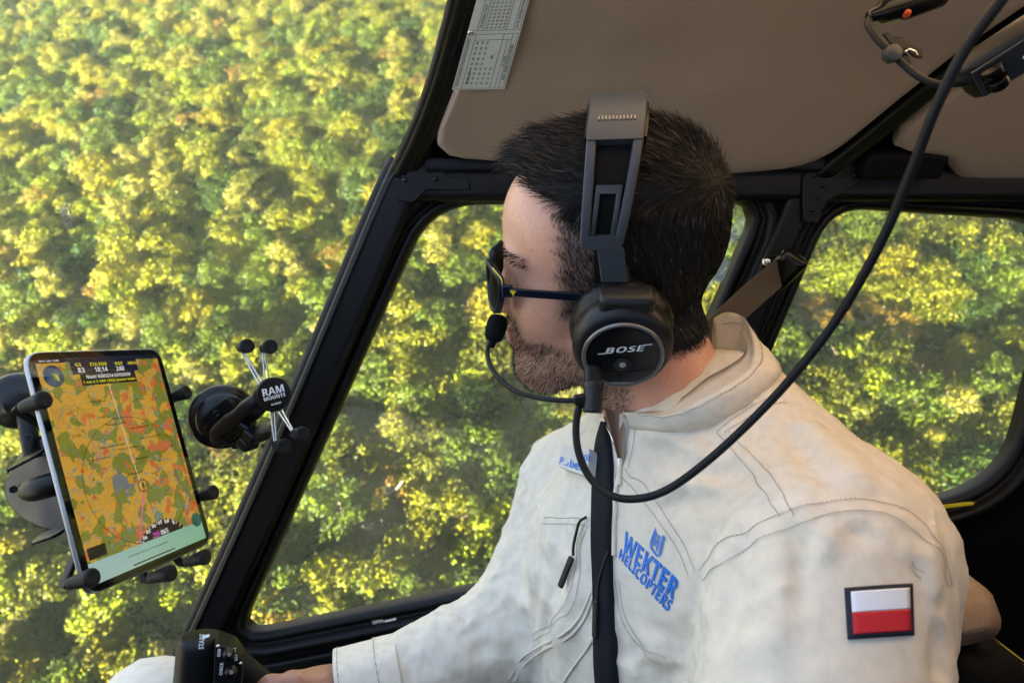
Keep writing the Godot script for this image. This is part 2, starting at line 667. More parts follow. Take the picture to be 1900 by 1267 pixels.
var front_window := rounded([Vector3(-0.1133, 1.1226, -0.9700), Vector3(0.3484, 1.1299, -0.9700), Vector3(0.1410, 0.5824, -0.9700), Vector3(-0.4310, 0.4574, -0.9700)], [0.065, 0.05, 0.07, 0.045], 10)
var rear_window := rounded([Vector3(0.4502, 1.1196, -0.9700), Vector3(0.7885, 1.0995, -0.9700), Vector3(0.7447, 0.7152, -0.9700), Vector3(0.2594, 0.5689, -0.9700)], [0.05, 0.09, 0.085, 0.07], 10)
var pillar_line := [Vector3(-0.5561, 0.3164, -0.9700), Vector3(-0.5070, 0.4076, -0.9700), Vector3(-0.3703, 0.6834, -0.9700), Vector3(-0.2566, 0.9238, -0.9700), Vector3(-0.1654, 1.1211, -0.9700), Vector3(-0.1306, 1.1877, -0.9700)]

# loops set out round a window opening: each profile entry is (distance outward, height into the cabin)
func moulding(loop: Array, profile: Array) -> Shape:
	var even := resample(loop, 120, true)
	var mid := Vector3.ZERO
	for p in even: mid += p
	mid /= even.size()
	var rows := []
	for q in profile:
		var row := []
		for k in even.size():
			var t: Vector3 = (even[(k + 1) % even.size()] - even[k - 1]).normalized()
			var out := Vector3(t.y, -t.x, 0)
			if out.dot(even[k] - mid) < 0.0: out = -out
			row.append(even[k] + out * q.x + Vector3(0, 0, q.y))
		rows.append(row)
	return sheet(rows, true)

func fill(loop: Array, push: Vector3, bulge := 0.0) -> Shape:
	var even := resample(loop, 96, true)
	var mid := Vector3.ZERO
	for p in even: mid += p
	mid /= even.size()
	var rows := []
	for k in 13:
		var t := k / 12.0
		var row := []
		for p in even: row.append(mid.lerp(p, maxf(t, 0.001)) + push * (1.0 + bulge * (1.0 - t * t)))
		rows.append(row)
	return sheet(rows, true)

func rivet(parent: Node3D, at: Vector3, up: Vector3, r := 0.0032) -> void:
	part(parent, "rivet", lathe([Vector2(r, 0), Vector2(r * 0.95, r * 0.35), Vector2(r * 0.6, r * 0.62), Vector2(0.0001, r * 0.7)], at, up, 10), M.black_gloss)

# a padded lining panel on the ceiling; outline in (x, z)
func lining(outline: Array, drop: float) -> Shape:
	var even := resample(rounded(outline, 0.045, 6), 180, true)
	var mid := Vector2.ZERO
	for p in even: mid += p
	mid /= even.size()
	var rows := []
	var n := 34
	for k in n + 2:
		var row := []
		for p: Vector2 in even:
			var t := 1.0 if k > n else sin(float(k) / n * PI / 2)
			var q := mid.lerp(p, maxf(t, 0.001))
			var edge := (p - q).length()
			var pad := drop * sqrt(clampf(1.0 - pow(maxf(1.0 - edge / 0.022, 0.0), 2.0), 0.0, 1.0))
			if k > n: pad = -0.006
			pad += fine_noise.get_noise_2d(q.x * 300.0, q.y * 300.0) * 0.0035 * clampf(edge / 0.05, 0.0, 1.0)
			row.append(Vector3(q.x, ceil_y(q.y) - pad, q.y))
		rows.append(row)
	return sheet(rows, true)

func over_roof(fx: Callable, from: float, to: float, n: int, lift: float) -> Array:
	var out := []
	for k in n + 1:
		var z := lerpf(from, to, float(k) / n)
		out.append(Vector3(fx.call(z), ceil_y(z) + lift, z))
	return out

func glass_point(u: float, v: float) -> Vector3:      # windscreen: u -1 starboard .. 1 port, v 0 nose .. 1 roof
	var z := MID + u * 0.655
	var top := Vector3(bow_x(z) - 0.012, ceil_y(z) - 0.004, z)
	if absf(u) > 0.98: top = Vector3(-0.152, 1.165, z)
	var low := Vector3(-0.62 - 0.38 * (1.0 - u * u), 0.16, z)
	var p := low.lerp(top, v)
	p.x -= sin(PI * v) * (0.02 + 0.16 * (1.0 - u * u * u * u))
	return p

func build_cabin() -> void:
	fine_noise.seed = 3
	fine_noise.frequency = 0.02
	var grit := noise_tex(0.25, 256, 3, 8)
	var satin := mat("black_satin", lin(0.0035, 0.0036, 0.0042), 0.42, 0.0, 0.32)
	relief(satin, grit, 0.012, 14.0)
	mat("black_gloss", lin(0.0045, 0.0045, 0.005), 0.25, 0.0, 0.35)
	mat("black_rubber", lin(0.007, 0.0071, 0.0078), 0.6, 0.0, 0.35)
	mat("black_matt", lin(0.003, 0.003, 0.0034), 0.8, 0.0, 0.25)
	mat("steel", lin(0.62, 0.62, 0.60), 0.22, 1.0)
	var felt := mat("ceiling_fabric", Color.WHITE, 0.95, 0.0, 0.2)
	felt.albedo_texture = noise_tex(0.3, 512, 3, 4, ramp([[0.0, lin(0.225, 0.165, 0.126)], [0.5, lin(0.31, 0.231, 0.18)], [1.0, lin(0.39, 0.295, 0.232)]]))
	felt.rim_enabled = true
	felt.rim = 0.25
	relief(felt, noise_tex(0.35, 512, 3, 9), 0.06, 4.0)
	var pane := mat("acrylic", Color(1, 1, 1, 0.003), 0.02)
	pane.transparency = BaseMaterial3D.TRANSPARENCY_ALPHA
	mat("outer_skin", lin(0.02, 0.03, 0.06), 0.25)
	mat("carpet", lin(0.012, 0.012, 0.0125), 0.95)

	var heli := thing("helicopter", "black framed helicopter cabin with tan cloth ceiling seen from inside", "helicopter", Vector3(0.3, 0, MID))
	# doors on the pilot's side
	var prof := [Vector2(0.0, -0.020), Vector2(0.0, -0.004), Vector2(0.003, 0.004), Vector2(0.008, 0.008), Vector2(0.013, 0.007), Vector2(0.0155, 0.002), Vector2(0.019, 0.0005), Vector2(0.022, 0.004), Vector2(0.0245, 0.012), Vector2(0.029, 0.0155), Vector2(0.034, 0.015), Vector2(0.037, 0.009), Vector2(0.041, 0.0065), Vector2(0.056, 0.0065), Vector2(0.060, -0.004)]
	var wide := prof.slice(0, 14) + [Vector2(0.085, 0.008), Vector2(0.090, 0.013), Vector2(0.100, 0.013), Vector2(0.105, 0.007), Vector2(0.125, 0.006), Vector2(0.13, -0.02)]
	var door := part(heli, "door_frame", moulding(front_window, prof).mesh(), satin, "black moulded front door frame round the window")
	part(door, "window_pane", fill(front_window, Vector3(0, 0, -0.012), 2.2).mesh(), pane)
	var door2 := part(heli, "door_frame", moulding(rear_window, prof).mesh(), satin, "black moulded rear door frame round the window")
	part(door2, "window_pane", fill(rear_window, Vector3(0, 0, -0.012), 2.2).mesh(), pane)
	# the lower half of the doors, below the sills
	var lower := [Vector3(-0.70, 0.0, WALL), Vector3(-0.70, 0.10, WALL), Vector3(-0.60, 0.33, WALL), Vector3(-0.485, 0.425, WALL), Vector3(-0.42, 0.44, WALL), Vector3(0.14, 0.558, WALL), Vector3(0.25, 0.552, WALL), Vector3(0.745, 0.695, WALL), Vector3(0.80, 0.78, WALL), Vector3(0.82, 1.15, WALL), Vector3(1.7, 1.15, WALL), Vector3(1.7, 0.0, WALL)]
	var panel := Shape.new()
	for side in [Vector3(0, 0, -0.004), Vector3(0, 0, -0.03)]:
		var flat := PackedVector2Array()
		for p in lower: flat.append(Vector2(p.x, p.y))
		var k := panel.v.size()
		for p in lower: panel.v.append(p + side)
		for t in Geometry2D.triangulate_polygon(flat): panel.i.append(t + k)
	part(heli, "door_panel", panel.mesh(), satin)
	# sill ledge with its long ridges
	for off in [[0.058, 0.020, 0.014], [0.092, 0.026, 0.012]]:
		var a: Vector3 = Vector3(-0.4310, 0.4574, -0.9700) + Vector3(0.01, -off[0], 0.004)
		var b: Vector3 = Vector3(0.1410, 0.5824, -0.9700) + Vector3(0.03, -off[0], 0.004)
		part(heli, "sill_ridge", sweep(resample([a, b], 12), rect_profile(off[1], off[2] * 1.5, 0.006), Vector3(0, 1, 0)).mesh(), satin)
	# arm rest pad of the door
	part(heli, "armrest", rbox(Vector3(-0.02, 0.43, -0.945), look_basis(Vector3(-0.97, -0.2, 0), Vector3.UP), Vector3(0.06, 0.05, 0.34), 0.018).mesh(), M.black_rubber)
	var marks := [Vector3(-0.1805, 0.5008, -0.9440)]
	# pillars
	part(heli, "front_pillar", sweep(spline(pillar_line, 30), rect_profile(0.052, 0.046, 0.012, 3), Vector3(1, 0, 0)).mesh(), satin, "black slanted front pillar beside the windscreen")
	var trim := []
	for p in spline(pillar_line, 30): trim.append(p + Vector3(-0.017, 0, 0.0245))
	part(heli, "pillar_trim", sweep(trim, rect_profile(0.003, 0.0035, 0.0008, 2), Vector3(1, 0, 0)).mesh(), M.black_gloss)
	var seal := []
	for p in spline(pillar_line, 30): seal.append(p + Vector3(-0.033, 0, -0.012))
	part(heli, "windscreen_seal", tube(seal, 0.009, 8).mesh(), M.black_rubber)
	var bp := [Vector3(0.4074, 1.1685, -0.9650), Vector3(0.3836, 1.0936, -0.9650), Vector3(0.3534, 1.0104, -0.9650), Vector3(0.2996, 0.8526, -0.9650), Vector3(0.1991, 0.5538, -0.9650)]
	var post := part(heli, "door_pillar", sweep(spline(bp, 20), rect_profile(0.036, 0.040, 0.007, 3), Vector3(1, 0, 0)).mesh(), satin, "black slanted pillar between the front and rear doors")
	for k in 5:
		var q: Vector3 = spline(bp, 20)[1 + k]
		part(post, "rivet", lathe([Vector2(0.003, 0), Vector2(0.0025, 0.0012), Vector2(0.0001, 0.0018)], q + Vector3(0.012, 0, 0.019), Vector3(0, 0, 1), 8), M.black_gloss)
	# rail above the doors, the roof bow over the windscreen and the roof frame
	var rail := []
	for k in 40: rail.append(Vector3(lerpf(-0.150, 1.7, k / 39.0), 1.152, -0.962))
	part(heli, "roof_rail", sweep(rail, rect_profile(0.050, 0.040, 0.012, 3), Vector3(0, 1, 0)).mesh(), satin)
	var rail2 := []
	for k in 20: rail2.append(Vector3(lerpf(-0.115, 0.42, k / 19.0), 1.176, -0.935))
	part(heli, "rail_lip", sweep(rail2, rect_profile(0.020, 0.012, 0.005, 3), Vector3(0, 1, 0)).mesh(), satin)
	var bow := over_roof(bow_x, -0.965, 0.325, 60, 0.006)
	part(heli, "roof_bow", sweep(bow, rect_profile(0.030, 0.030, 0.009, 3), Vector3(1, 0, 0)).mesh(), satin)
	var lip := []
	for p in bow: lip.append(p + Vector3(-0.018, -0.006, 0))
	part(heli, "bow_lip", tube(lip, 0.0055, 8).mesh(), M.black_rubber)
	var edge := []
	for p in bow: edge.append(p + Vector3(-0.004, -0.0165, 0))
	part(heli, "bow_trim", sweep(edge, rect_profile(0.0022, 0.004, 0.0006, 2), Vector3(1, 0, 0)).mesh(), M.black_gloss)
	var rib := over_roof(frame_x, -0.965, 0.325, 60, -0.002)
	part(heli, "roof_frame", sweep(rib, rect_profile(0.026, 0.030, 0.009, 3), Vector3(1, 0, 0)).mesh(), satin, "black roof frame curving over the cabin from the door pillar")
	# gussets where pillar, rail and bow meet
	var up := Vector3(0, 0, 1)
	var g1 := [Vector3(-0.1558, 1.1283, -0.9410), Vector3(-0.1317, 1.1879, -0.9410), Vector3(-0.1096, 1.2060, -0.9410), Vector3(-0.1043, 1.1794, -0.9410), Vector3(-0.0837, 1.1583, -0.9410), Vector3(-0.0568, 1.1526, -0.9410), Vector3(-0.0569, 1.1426, -0.9410), Vector3(-0.1167, 1.1426, -0.9410), Vector3(-0.1347, 1.1255, -0.9410)]
	var gus := part(heli, "gusset_plate", slab(resample(g1, 60, true), up, 0.004, 0.0012).mesh(), satin)
	for p in [Vector3(-0.1230, 1.1930, -0.9365), Vector3(-0.1348, 1.1798, -0.9365), Vector3(-0.1441, 1.1552, -0.9365), Vector3(-0.1028, 1.1566, -0.9365)]:
		part(gus, "rivet", lathe([Vector2(0.0036, 0), Vector2(0.0034, 0.0012), Vector2(0.0021, 0.0022), Vector2(0.0001, 0.0025)], p, up, 10), M.black_gloss)
	var g2 := [Vector3(0.3926, 1.1618, -0.9410), Vector3(0.4291, 1.2039, -0.9410), Vector3(0.4541, 1.2060, -0.9410), Vector3(0.4723, 1.1639, -0.9410), Vector3(0.4663, 1.1497, -0.9410), Vector3(0.4245, 1.1262, -0.9410), Vector3(0.4163, 1.0995, -0.9410), Vector3(0.3972, 1.0995, -0.9410), Vector3(0.3924, 1.1441, -0.9410)]
	var gus2 := part(heli, "gusset_plate", slab(resample(g2, 60, true), up, 0.004, 0.0012).mesh(), satin)
	for p in [Vector3(0.4368, 1.1812, -0.9365), Vector3(0.4066, 1.1615, -0.9365), Vector3(0.4269, 1.1615, -0.9365), Vector3(0.4442, 1.1615, -0.9365), Vector3(0.4601, 1.1615, -0.9365), Vector3(0.4186, 1.1474, -0.9365), Vector3(0.4118, 1.1318, -0.9365), Vector3(0.4058, 1.1153, -0.9365)]:
		part(gus2, "rivet", lathe([Vector2(0.0030, 0), Vector2(0.0028, 0.001), Vector2(0.0018, 0.0018), Vector2(0.0001, 0.002)], p, up, 10), M.black_gloss)
	# dark pocket in the aft lining
	part(heli, "roof_pocket", rbox(Vector3(0.515, 1.176, -0.925), look_basis(Vector3(0, -0.5, 1), Vector3.UP), Vector3(0.105, 0.036, 0.03), 0.006).mesh(), M.black_matt)
	# linings
	var o1 := []
	for k in 9: o1.append(Vector2(bow_x(lerpf(-0.915, 0.275, k / 8.0)) + 0.012, lerpf(-0.915, 0.275, k / 8.0)))
	o1.append(Vector2(0.15, 0.295))
	o1.append(Vector2(0.40, 0.30))
	for k in 9: o1.append(Vector2(frame_x(lerpf(0.28, -0.93, k / 8.0)) - 0.022, lerpf(0.28, -0.93, k / 8.0)))
	o1.append(Vector2(0.30, -0.945))
	o1.append(Vector2(0.10, -0.935))
	part(heli, "ceiling_panel", lining(o1, 0.020).mesh(), felt, "large tan cloth ceiling panel above the pilot")
	var o2 := []
	for k in 9: o2.append(Vector2(frame_x(lerpf(-0.905, 0.275, k / 8.0)) + 0.024, lerpf(-0.905, 0.275, k / 8.0)))
	o2.append(Vector2(1.1, 0.30))
	o2.append(Vector2(1.62, 0.29))
	o2.append(Vector2(1.62, -0.94))
	o2.append(Vector2(1.1, -0.955))
	o2.append(Vector2(0.60, -0.955))
	o2.append(Vector2(0.565, -0.915))
	part(heli, "ceiling_panel", lining(o2, 0.018).mesh(), felt, "tan cloth ceiling panel over the rear seats")
	# outer skin of roof, floor, bulkhead, nose, port side
	var rows := []
	for k in 31:
		var z := lerpf(-0.985, 0.345, k / 30.0)
		rows.append([Vector3(bow_x(z) - 0.01, ceil_y(z) + 0.03, z), Vector3(0.8, ceil_y(z) + 0.05, z), Vector3(1.7, ceil_y(z) + 0.03, z)])
	part(heli, "roof_skin", sheet(rows).mesh(), M.outer_skin)
	var inner := []
	for r in rows: inner.append([r[0] - Vector3(0, 0.012, 0), r[1] - Vector3(0, 0.012, 0), r[2] - Vector3(0, 0.012, 0)])
	part(heli, "roof_liner", sheet(inner).mesh(), M.black_matt)
	part(heli, "floor", rbox(Vector3(0.12, -0.03, MID), Basis(), Vector3(3.2, 0.06, 1.34), 0.01).mesh(), M.carpet)  # lengthened past the nose, out of view, to block sun from below
	part(heli, "rear_bulkhead", rbox(Vector3(1.72, 0.66, MID), Basis(), Vector3(0.05, 1.45, 1.34), 0.01).mesh(), M.black_matt)
	var nose := []
	for v in [-0.30, -0.15, 0.0]:
		var row := []
		for k in 21:
			var p := glass_point(-1.0 + k / 10.0, 0.0)
			row.append(p + Vector3(-v * 0.9, v * 0.6, 0))
		nose.append(row)
	part(heli, "nose_shell", sheet(nose).mesh(), M.outer_skin)
	# port side: solid below a sill raised to hold back light, two long windows above it
	for b in [[-0.62, 1.75, 0.0, 0.99], [-0.62, 1.75, 1.165, 1.22], [-1.48, -0.62, 0.0, 0.95]]:  # the last panel is added ahead of the cabin, unseen, to block low sun
		part(heli, "port_wall_sun_shield", rbox(Vector3((b[0] + b[1]) / 2, (b[2] + b[3]) / 2, 0.345), Basis(), Vector3(b[1] - b[0], b[3] - b[2], 0.03), 0.008).mesh(), satin)
	for x in [-0.13, 0.52, 1.25]:
		part(heli, "port_pillar", rbox(Vector3(x, 1.07, 0.345), Basis(), Vector3(0.06, 0.22, 0.028), 0.008).mesh(), satin)
	# windscreen
	var ws := []
	for a in 25:
		var row := []
		for b in 25: row.append(glass_point(-1.0 + a / 12.0, b / 24.0))
		ws.append(row)
	part(heli, "windscreen", sheet(ws).mesh(), pane, "clear curved acrylic windscreen with fine scratches")
	# instrument pedestal ahead of the port seat
	part(heli, "instrument_pedestal", rbox(Vector3(-0.78, 0.42, -0.25), Basis(), Vector3(0.20, 0.72, 0.34), 0.04).mesh(), M.black_matt)


# ---------------------------------------------------------------- the pilot
# distances to tapered capsules, joined smoothly: [from, to, radius, radius, blend]
const JACKET := [
	[Vector3(0.1689, 0.8824, -0.6369), Vector3(0.1667, 0.7342, -0.6463), 0.085, 0.125, 0.05],
	[Vector3(0.2179, 0.8146, -0.5691), Vector3(0.2357, 0.5075, -0.5657), 0.105, 0.130, 0.07],
	[Vector3(0.1410, 0.7537, -0.6904), Vector3(0.1478, 0.4177, -0.6514), 0.105, 0.135, 0.08],
	[Vector3(0.2176, 0.9267, -0.6244), Vector3(0.2552, 0.8492, -0.5092), 0.046, 0.066, 0.05],
	[Vector3(0.2373, 0.8404, -0.4823), Vector3(0.1938, 0.7050, -0.3771), 0.084, 0.082, 0.035],
	[Vector3(0.2819, 0.8316, -0.5162), Vector3(0.2952, 0.5895, -0.5192), 0.068, 0.085, 0.04],
	[Vector3(0.1387, 0.8691, -0.7310), Vector3(0.0833, 0.7792, -0.7964), 0.050, 0.064, 0.05],
	[Vector3(0.0813, 0.7792, -0.7964), Vector3(0.0113, 0.6346, -0.7201), 0.064, 0.060, 0.03],
	[Vector3(0.0113, 0.6346, -0.7201), Vector3(-0.1517, 0.6021, -0.6585), 0.058, 0.044, 0.025],
]
#end
# folds in the cloth: [from, to, width, height]; a negative height is a crease
const FOLDS := [
	[Vector3(0.1441, 0.8360, -0.4758), Vector3(0.1611, 0.8686, -0.4547), 0.0070, 0.0022], [Vector3(0.1611, 0.8686, -0.4547), Vector3(0.1885, 0.8950, -0.4405), 0.0070, 0.0022], [Vector3(0.1885, 0.8950, -0.4405), Vector3(0.2343, 0.9101, -0.4349), 0.0070, 0.0022],
	[Vector3(0.2343, 0.9101, -0.4349), Vector3(0.2706, 0.9006, -0.4327), 0.0070, 0.0022], [Vector3(0.2706, 0.9006, -0.4327), Vector3(0.2881, 0.8756, -0.4241), 0.0070, 0.0022], [Vector3(0.1736, 0.9287, -0.5393), Vector3(0.1856, 0.9145, -0.4949), 0.0060, 0.0016], [Vector3(0.1856, 0.9145, -0.4949), Vector3(0.1914, 0.8984, -0.4418), 0.0060, 0.0016],
	[Vector3(0.1000, 0.8802, -0.5731), Vector3(0.1255, 0.8568, -0.5227), 0.0060, 0.0016], [Vector3(0.1255, 0.8568, -0.5227), Vector3(0.1397, 0.8311, -0.4878), 0.0060, 0.0016], [Vector3(0.0329, 0.7951, -0.6592), Vector3(0.0696, 0.8264, -0.5879), 0.0050, 0.0016],
	[Vector3(0.1413, 0.8259, -0.4802), Vector3(0.1259, 0.7134, -0.4970), 0.0120, -0.0072],
	[Vector3(0.1559, 0.8634, -0.4633), Vector3(0.1385, 0.8022, -0.4201), 0.0090, 0.0055],
	[Vector3(0.1677, 0.8753, -0.4480), Vector3(0.1548, 0.8288, -0.4105), 0.0075, -0.0045],
	[Vector3(0.1796, 0.8850, -0.4407), Vector3(0.1660, 0.8292, -0.3928), 0.0097, 0.0059],
	[Vector3(0.1943, 0.8929, -0.4326), Vector3(0.1878, 0.8572, -0.4023), 0.0075, -0.0045],
	[Vector3(0.2094, 0.8961, -0.4259), Vector3(0.2055, 0.8657, -0.4006), 0.0090, 0.0055],
	[Vector3(0.2287, 0.8981, -0.4216), Vector3(0.2287, 0.8651, -0.3954), 0.0083, -0.0051],
	[Vector3(0.2733, 0.8823, -0.4187), Vector3(0.2743, 0.8388, -0.3954), 0.0105, 0.0064],
	[Vector3(0.2653, 0.8810, -0.4140), Vector3(0.2736, 0.8533, -0.4025), 0.0090, -0.0055],
	[Vector3(0.2723, 0.8452, -0.3972), Vector3(0.2688, 0.8201, -0.3817), 0.0090, -0.0055],
	[Vector3(0.1450, 0.9050, -0.5365), Vector3(0.1130, 0.9058, -0.5684), 0.0075, -0.0045],
	[Vector3(0.1560, 0.9162, -0.5379), Vector3(0.1181, 0.9191, -0.5727), 0.0075, 0.0045],
	[Vector3(0.1837, 0.9116, -0.4891), Vector3(0.1499, 0.9008, -0.5290), 0.0090, -0.0055],
	[Vector3(0.1363, 0.8755, -0.5228), Vector3(0.1089, 0.8369, -0.5342), 0.0105, -0.0064],
	[Vector3(0.1048, 0.7777, -0.5259), Vector3(0.1303, 0.7711, -0.4979), 0.0090, -0.0055],
	[Vector3(0.1085, 0.7666, -0.5197), Vector3(0.1290, 0.7432, -0.4965), 0.0090, 0.0055],
	[Vector3(0.1007, 0.7443, -0.5232), Vector3(0.1239, 0.7172, -0.4985), 0.0090, -0.0055],
	[Vector3(0.0271, 0.7436, -0.6295), Vector3(0.0057, 0.6549, -0.6547), 0.0105, -0.0064],
	[Vector3(0.0586, 0.8438, -0.6360), Vector3(0.0417, 0.7771, -0.6103), 0.0105, -0.0064],
	[Vector3(0.0361, 0.7987, -0.7164), Vector3(0.0198, 0.7282, -0.6569), 0.0120, 0.0072],
	[Vector3(0.0618, 0.7745, -0.5751), Vector3(0.0460, 0.7033, -0.5835), 0.0120, 0.0072],
	[Vector3(0.0462, 0.7719, -0.5993), Vector3(0.0320, 0.6963, -0.6111), 0.0090, -0.0055],
	[Vector3(-0.0121, 0.7001, -0.7008), Vector3(0.0173, 0.6925, -0.6648), 0.0075, 0.0045],
	[Vector3(-0.0270, 0.6872, -0.6948), Vector3(0.0058, 0.6739, -0.6643), 0.0090, -0.0055],
	[Vector3(-0.0483, 0.6783, -0.6987), Vector3(-0.0115, 0.6586, -0.6586), 0.0075, 0.0045],
	[Vector3(-0.0601, 0.6743, -0.6945), Vector3(-0.0258, 0.6490, -0.6541), 0.0090, -0.0055],
	[Vector3(-0.0885, 0.6652, -0.6779), Vector3(-0.0566, 0.6323, -0.6421), 0.0090, 0.0055],
	[Vector3(-0.1083, 0.6596, -0.6715), Vector3(-0.0843, 0.6356, -0.6376), 0.0090, -0.0055],
	[Vector3(0.2384, 0.9384, -0.5260), Vector3(0.2449, 0.9187, -0.4500), 0.0120, 0.0072],
	[Vector3(0.2190, 0.9356, -0.5205), Vector3(0.2230, 0.9181, -0.4516), 0.0097, -0.0059],
	[Vector3(0.1405, 0.8197, -0.4793), Vector3(0.1446, 0.8231, -0.4381), 0.0080, 0.0045], [Vector3(0.1371, 0.8055, -0.4880), Vector3(0.1215, 0.7785, -0.5087), 0.0080, 0.0045], [Vector3(0.1355, 0.7901, -0.4904), Vector3(0.1141, 0.7656, -0.5137), 0.0070, -0.0040],
	[Vector3(0.1683, 0.8684, -0.4378), Vector3(0.1504, 0.8196, -0.4066), 0.0080, 0.0040], [Vector3(0.1873, 0.8843, -0.4301), Vector3(0.1761, 0.8397, -0.3940), 0.0080, 0.0036], [Vector3(0.2021, 0.8907, -0.4249), Vector3(0.1999, 0.8673, -0.4045), 0.0070, -0.0032],
	[Vector3(0.2750, 0.8644, -0.4095), Vector3(0.2473, 0.8405, -0.3817), 0.0080, 0.0045], [Vector3(0.2812, 0.8566, -0.4097), Vector3(0.2551, 0.8311, -0.3793), 0.0080, -0.0045], [Vector3(0.2324, 0.8422, -0.3792), Vector3(0.2112, 0.8278, -0.3677), 0.0090, 0.0036],
	[Vector3(0.1605, 0.8946, -0.5043), Vector3(0.1264, 0.8850, -0.5397), 0.0080, 0.0036], [Vector3(0.1689, 0.8946, -0.4784), Vector3(0.1364, 0.8773, -0.5239), 0.0080, -0.0036], [Vector3(0.1714, 0.9106, -0.5149), Vector3(0.1360, 0.9077, -0.5463), 0.0070, 0.0032],
	[Vector3(0.0375, 0.7896, -0.6303), Vector3(0.0563, 0.7839, -0.5872), 0.0080, 0.0036], [Vector3(0.0275, 0.7650, -0.6444), Vector3(0.0506, 0.7618, -0.5878), 0.0080, -0.0040], [Vector3(0.0198, 0.7309, -0.6575), Vector3(0.0411, 0.7362, -0.5935), 0.0080, 0.0040],
	[Vector3(-0.0061, 0.7118, -0.7090), Vector3(0.0270, 0.7395, -0.6265), 0.0070, -0.0038], [Vector3(-0.0680, 0.6699, -0.6806), Vector3(-0.0455, 0.6385, -0.6466), 0.0080, 0.0045], [Vector3(-0.0984, 0.6592, -0.6625), Vector3(-0.0760, 0.6286, -0.6369), 0.0070, 0.0036], [Vector3(-0.1177, 0.6539, -0.6562), Vector3(-0.1006, 0.6316, -0.6327), 0.0065, -0.0032],
]
#end
var cloth_noise := FastNoiseLite.new()
var ja := PackedVector3Array()
var jb := PackedVector3Array()
var fa := PackedVector3Array()
var fb := PackedVector3Array()

func jacket_setup() -> void:
	for b in JACKET:
		ja.append(b[0])
		jb.append(b[1] - b[0])
	for b in FOLDS:
		fa.append(b[0])
		fb.append(b[1] - b[0])
	cloth_noise.seed = 12
	cloth_noise.frequency = 1.0
	cloth_noise.fractal_octaves = 2

func jacket_base(p: Vector3) -> float:
	var d := 1e9
	for k in ja.size():
		var e := jb[k]
		var q := p - ja[k]
		var t := clampf(q.dot(e) / e.length_squared(), 0.0, 1.0)
		var r: Array = JACKET[k]
		var di: float = (q - e * t).length() - lerpf(r[2], r[3], t)
		var w: float = r[4]
		var h := maxf(w - absf(d - di), 0.0) / w
		d = minf(d, di) - h * h * w * 0.25
	return d

# where patches and embroidery stiffen the cloth: [centre, radius]
const STIFF := [[Vector3(0.1134, 0.8159, -0.5233), 0.062], [Vector3(0.2308, 0.8585, -0.3904), 0.052], [Vector3(0.0708, 0.8651, -0.6299), 0.036]]

func jacket_d(p: Vector3) -> float:
	var base := jacket_base(p)
	var give := 1.0
	for s in STIFF: give = minf(give, smoothstep(s[1] * 0.62, s[1], p.distance_to(s[0])))
	if give < 0.001 or absf(base) > 0.03: return base
	return lerpf(base, creased(p, base), give)

func creased(p: Vector3, d: float) -> float:
	if true:
		for k in fa.size():
			var e := fb[k]
			var q := p - fa[k]
			var t := clampf(q.dot(e) / e.length_squared(), -0.15, 1.15)
			var f: Array = FOLDS[k]
			var s: float = (q - e * t).length_squared() / (f[2] * f[2])
			if s < 6.0: d -= f[3] * exp(-s) * clampf(minf(t + 0.15, 1.15 - t) * 4.0, 0.0, 1.0)
		d += cloth_noise.get_noise_3d(p.x * 13.0, p.y * 9.0, p.z * 13.0) * 0.0022
		# crumples: thin raised lines that come and go
		var warp := cloth_noise.get_noise_3d(p.x * 7.0, p.y * 7.0 + 20.0, p.z * 7.0)
		var crest := 1.0 - absf(cloth_noise.get_noise_3d(p.x * 21.0 + warp * 1.5, p.y * 13.0 + 5.0, p.z * 21.0 - warp))
		d -= pow(crest, 9.0) * 0.0040 * clampf(0.35 + warp * 1.6, 0.0, 1.0)
		d += cloth_noise.get_noise_3d(p.x * 46.0 + 9.0, p.y * 30.0, p.z * 46.0) * 0.0017
	return d

func slope(f: Callable, p: Vector3) -> Vector3:
	var h := 0.0012
	var d: float = f.call(p)
	return Vector3(f.call(p + Vector3(h, 0, 0)) - d, f.call(p + Vector3(0, h, 0)) - d, f.call(p + Vector3(0, 0, h)) - d).normalized()

# the point of a surface nearest to p, lifted a little
func snap(f: Callable, p: Vector3, lift := 0.0) -> Vector3:
	for k in 2: p -= slope(f, p) * f.call(p)
	var n := slope(f, p)
	return p - n * (f.call(p) - lift)

# ---- head, in its own axes: x forward, y up, z to the pilot's left, origin between the ears
var HEAD := Transform3D(Basis(Vector3(-0.9913, -0.0127, -0.1312), Vector3(-0.0478, 0.9622, 0.2681), Vector3(-0.1228, -0.2720, 0.9544)).orthonormalized(), Vector3(0.0922, 1.0456, -0.6484))
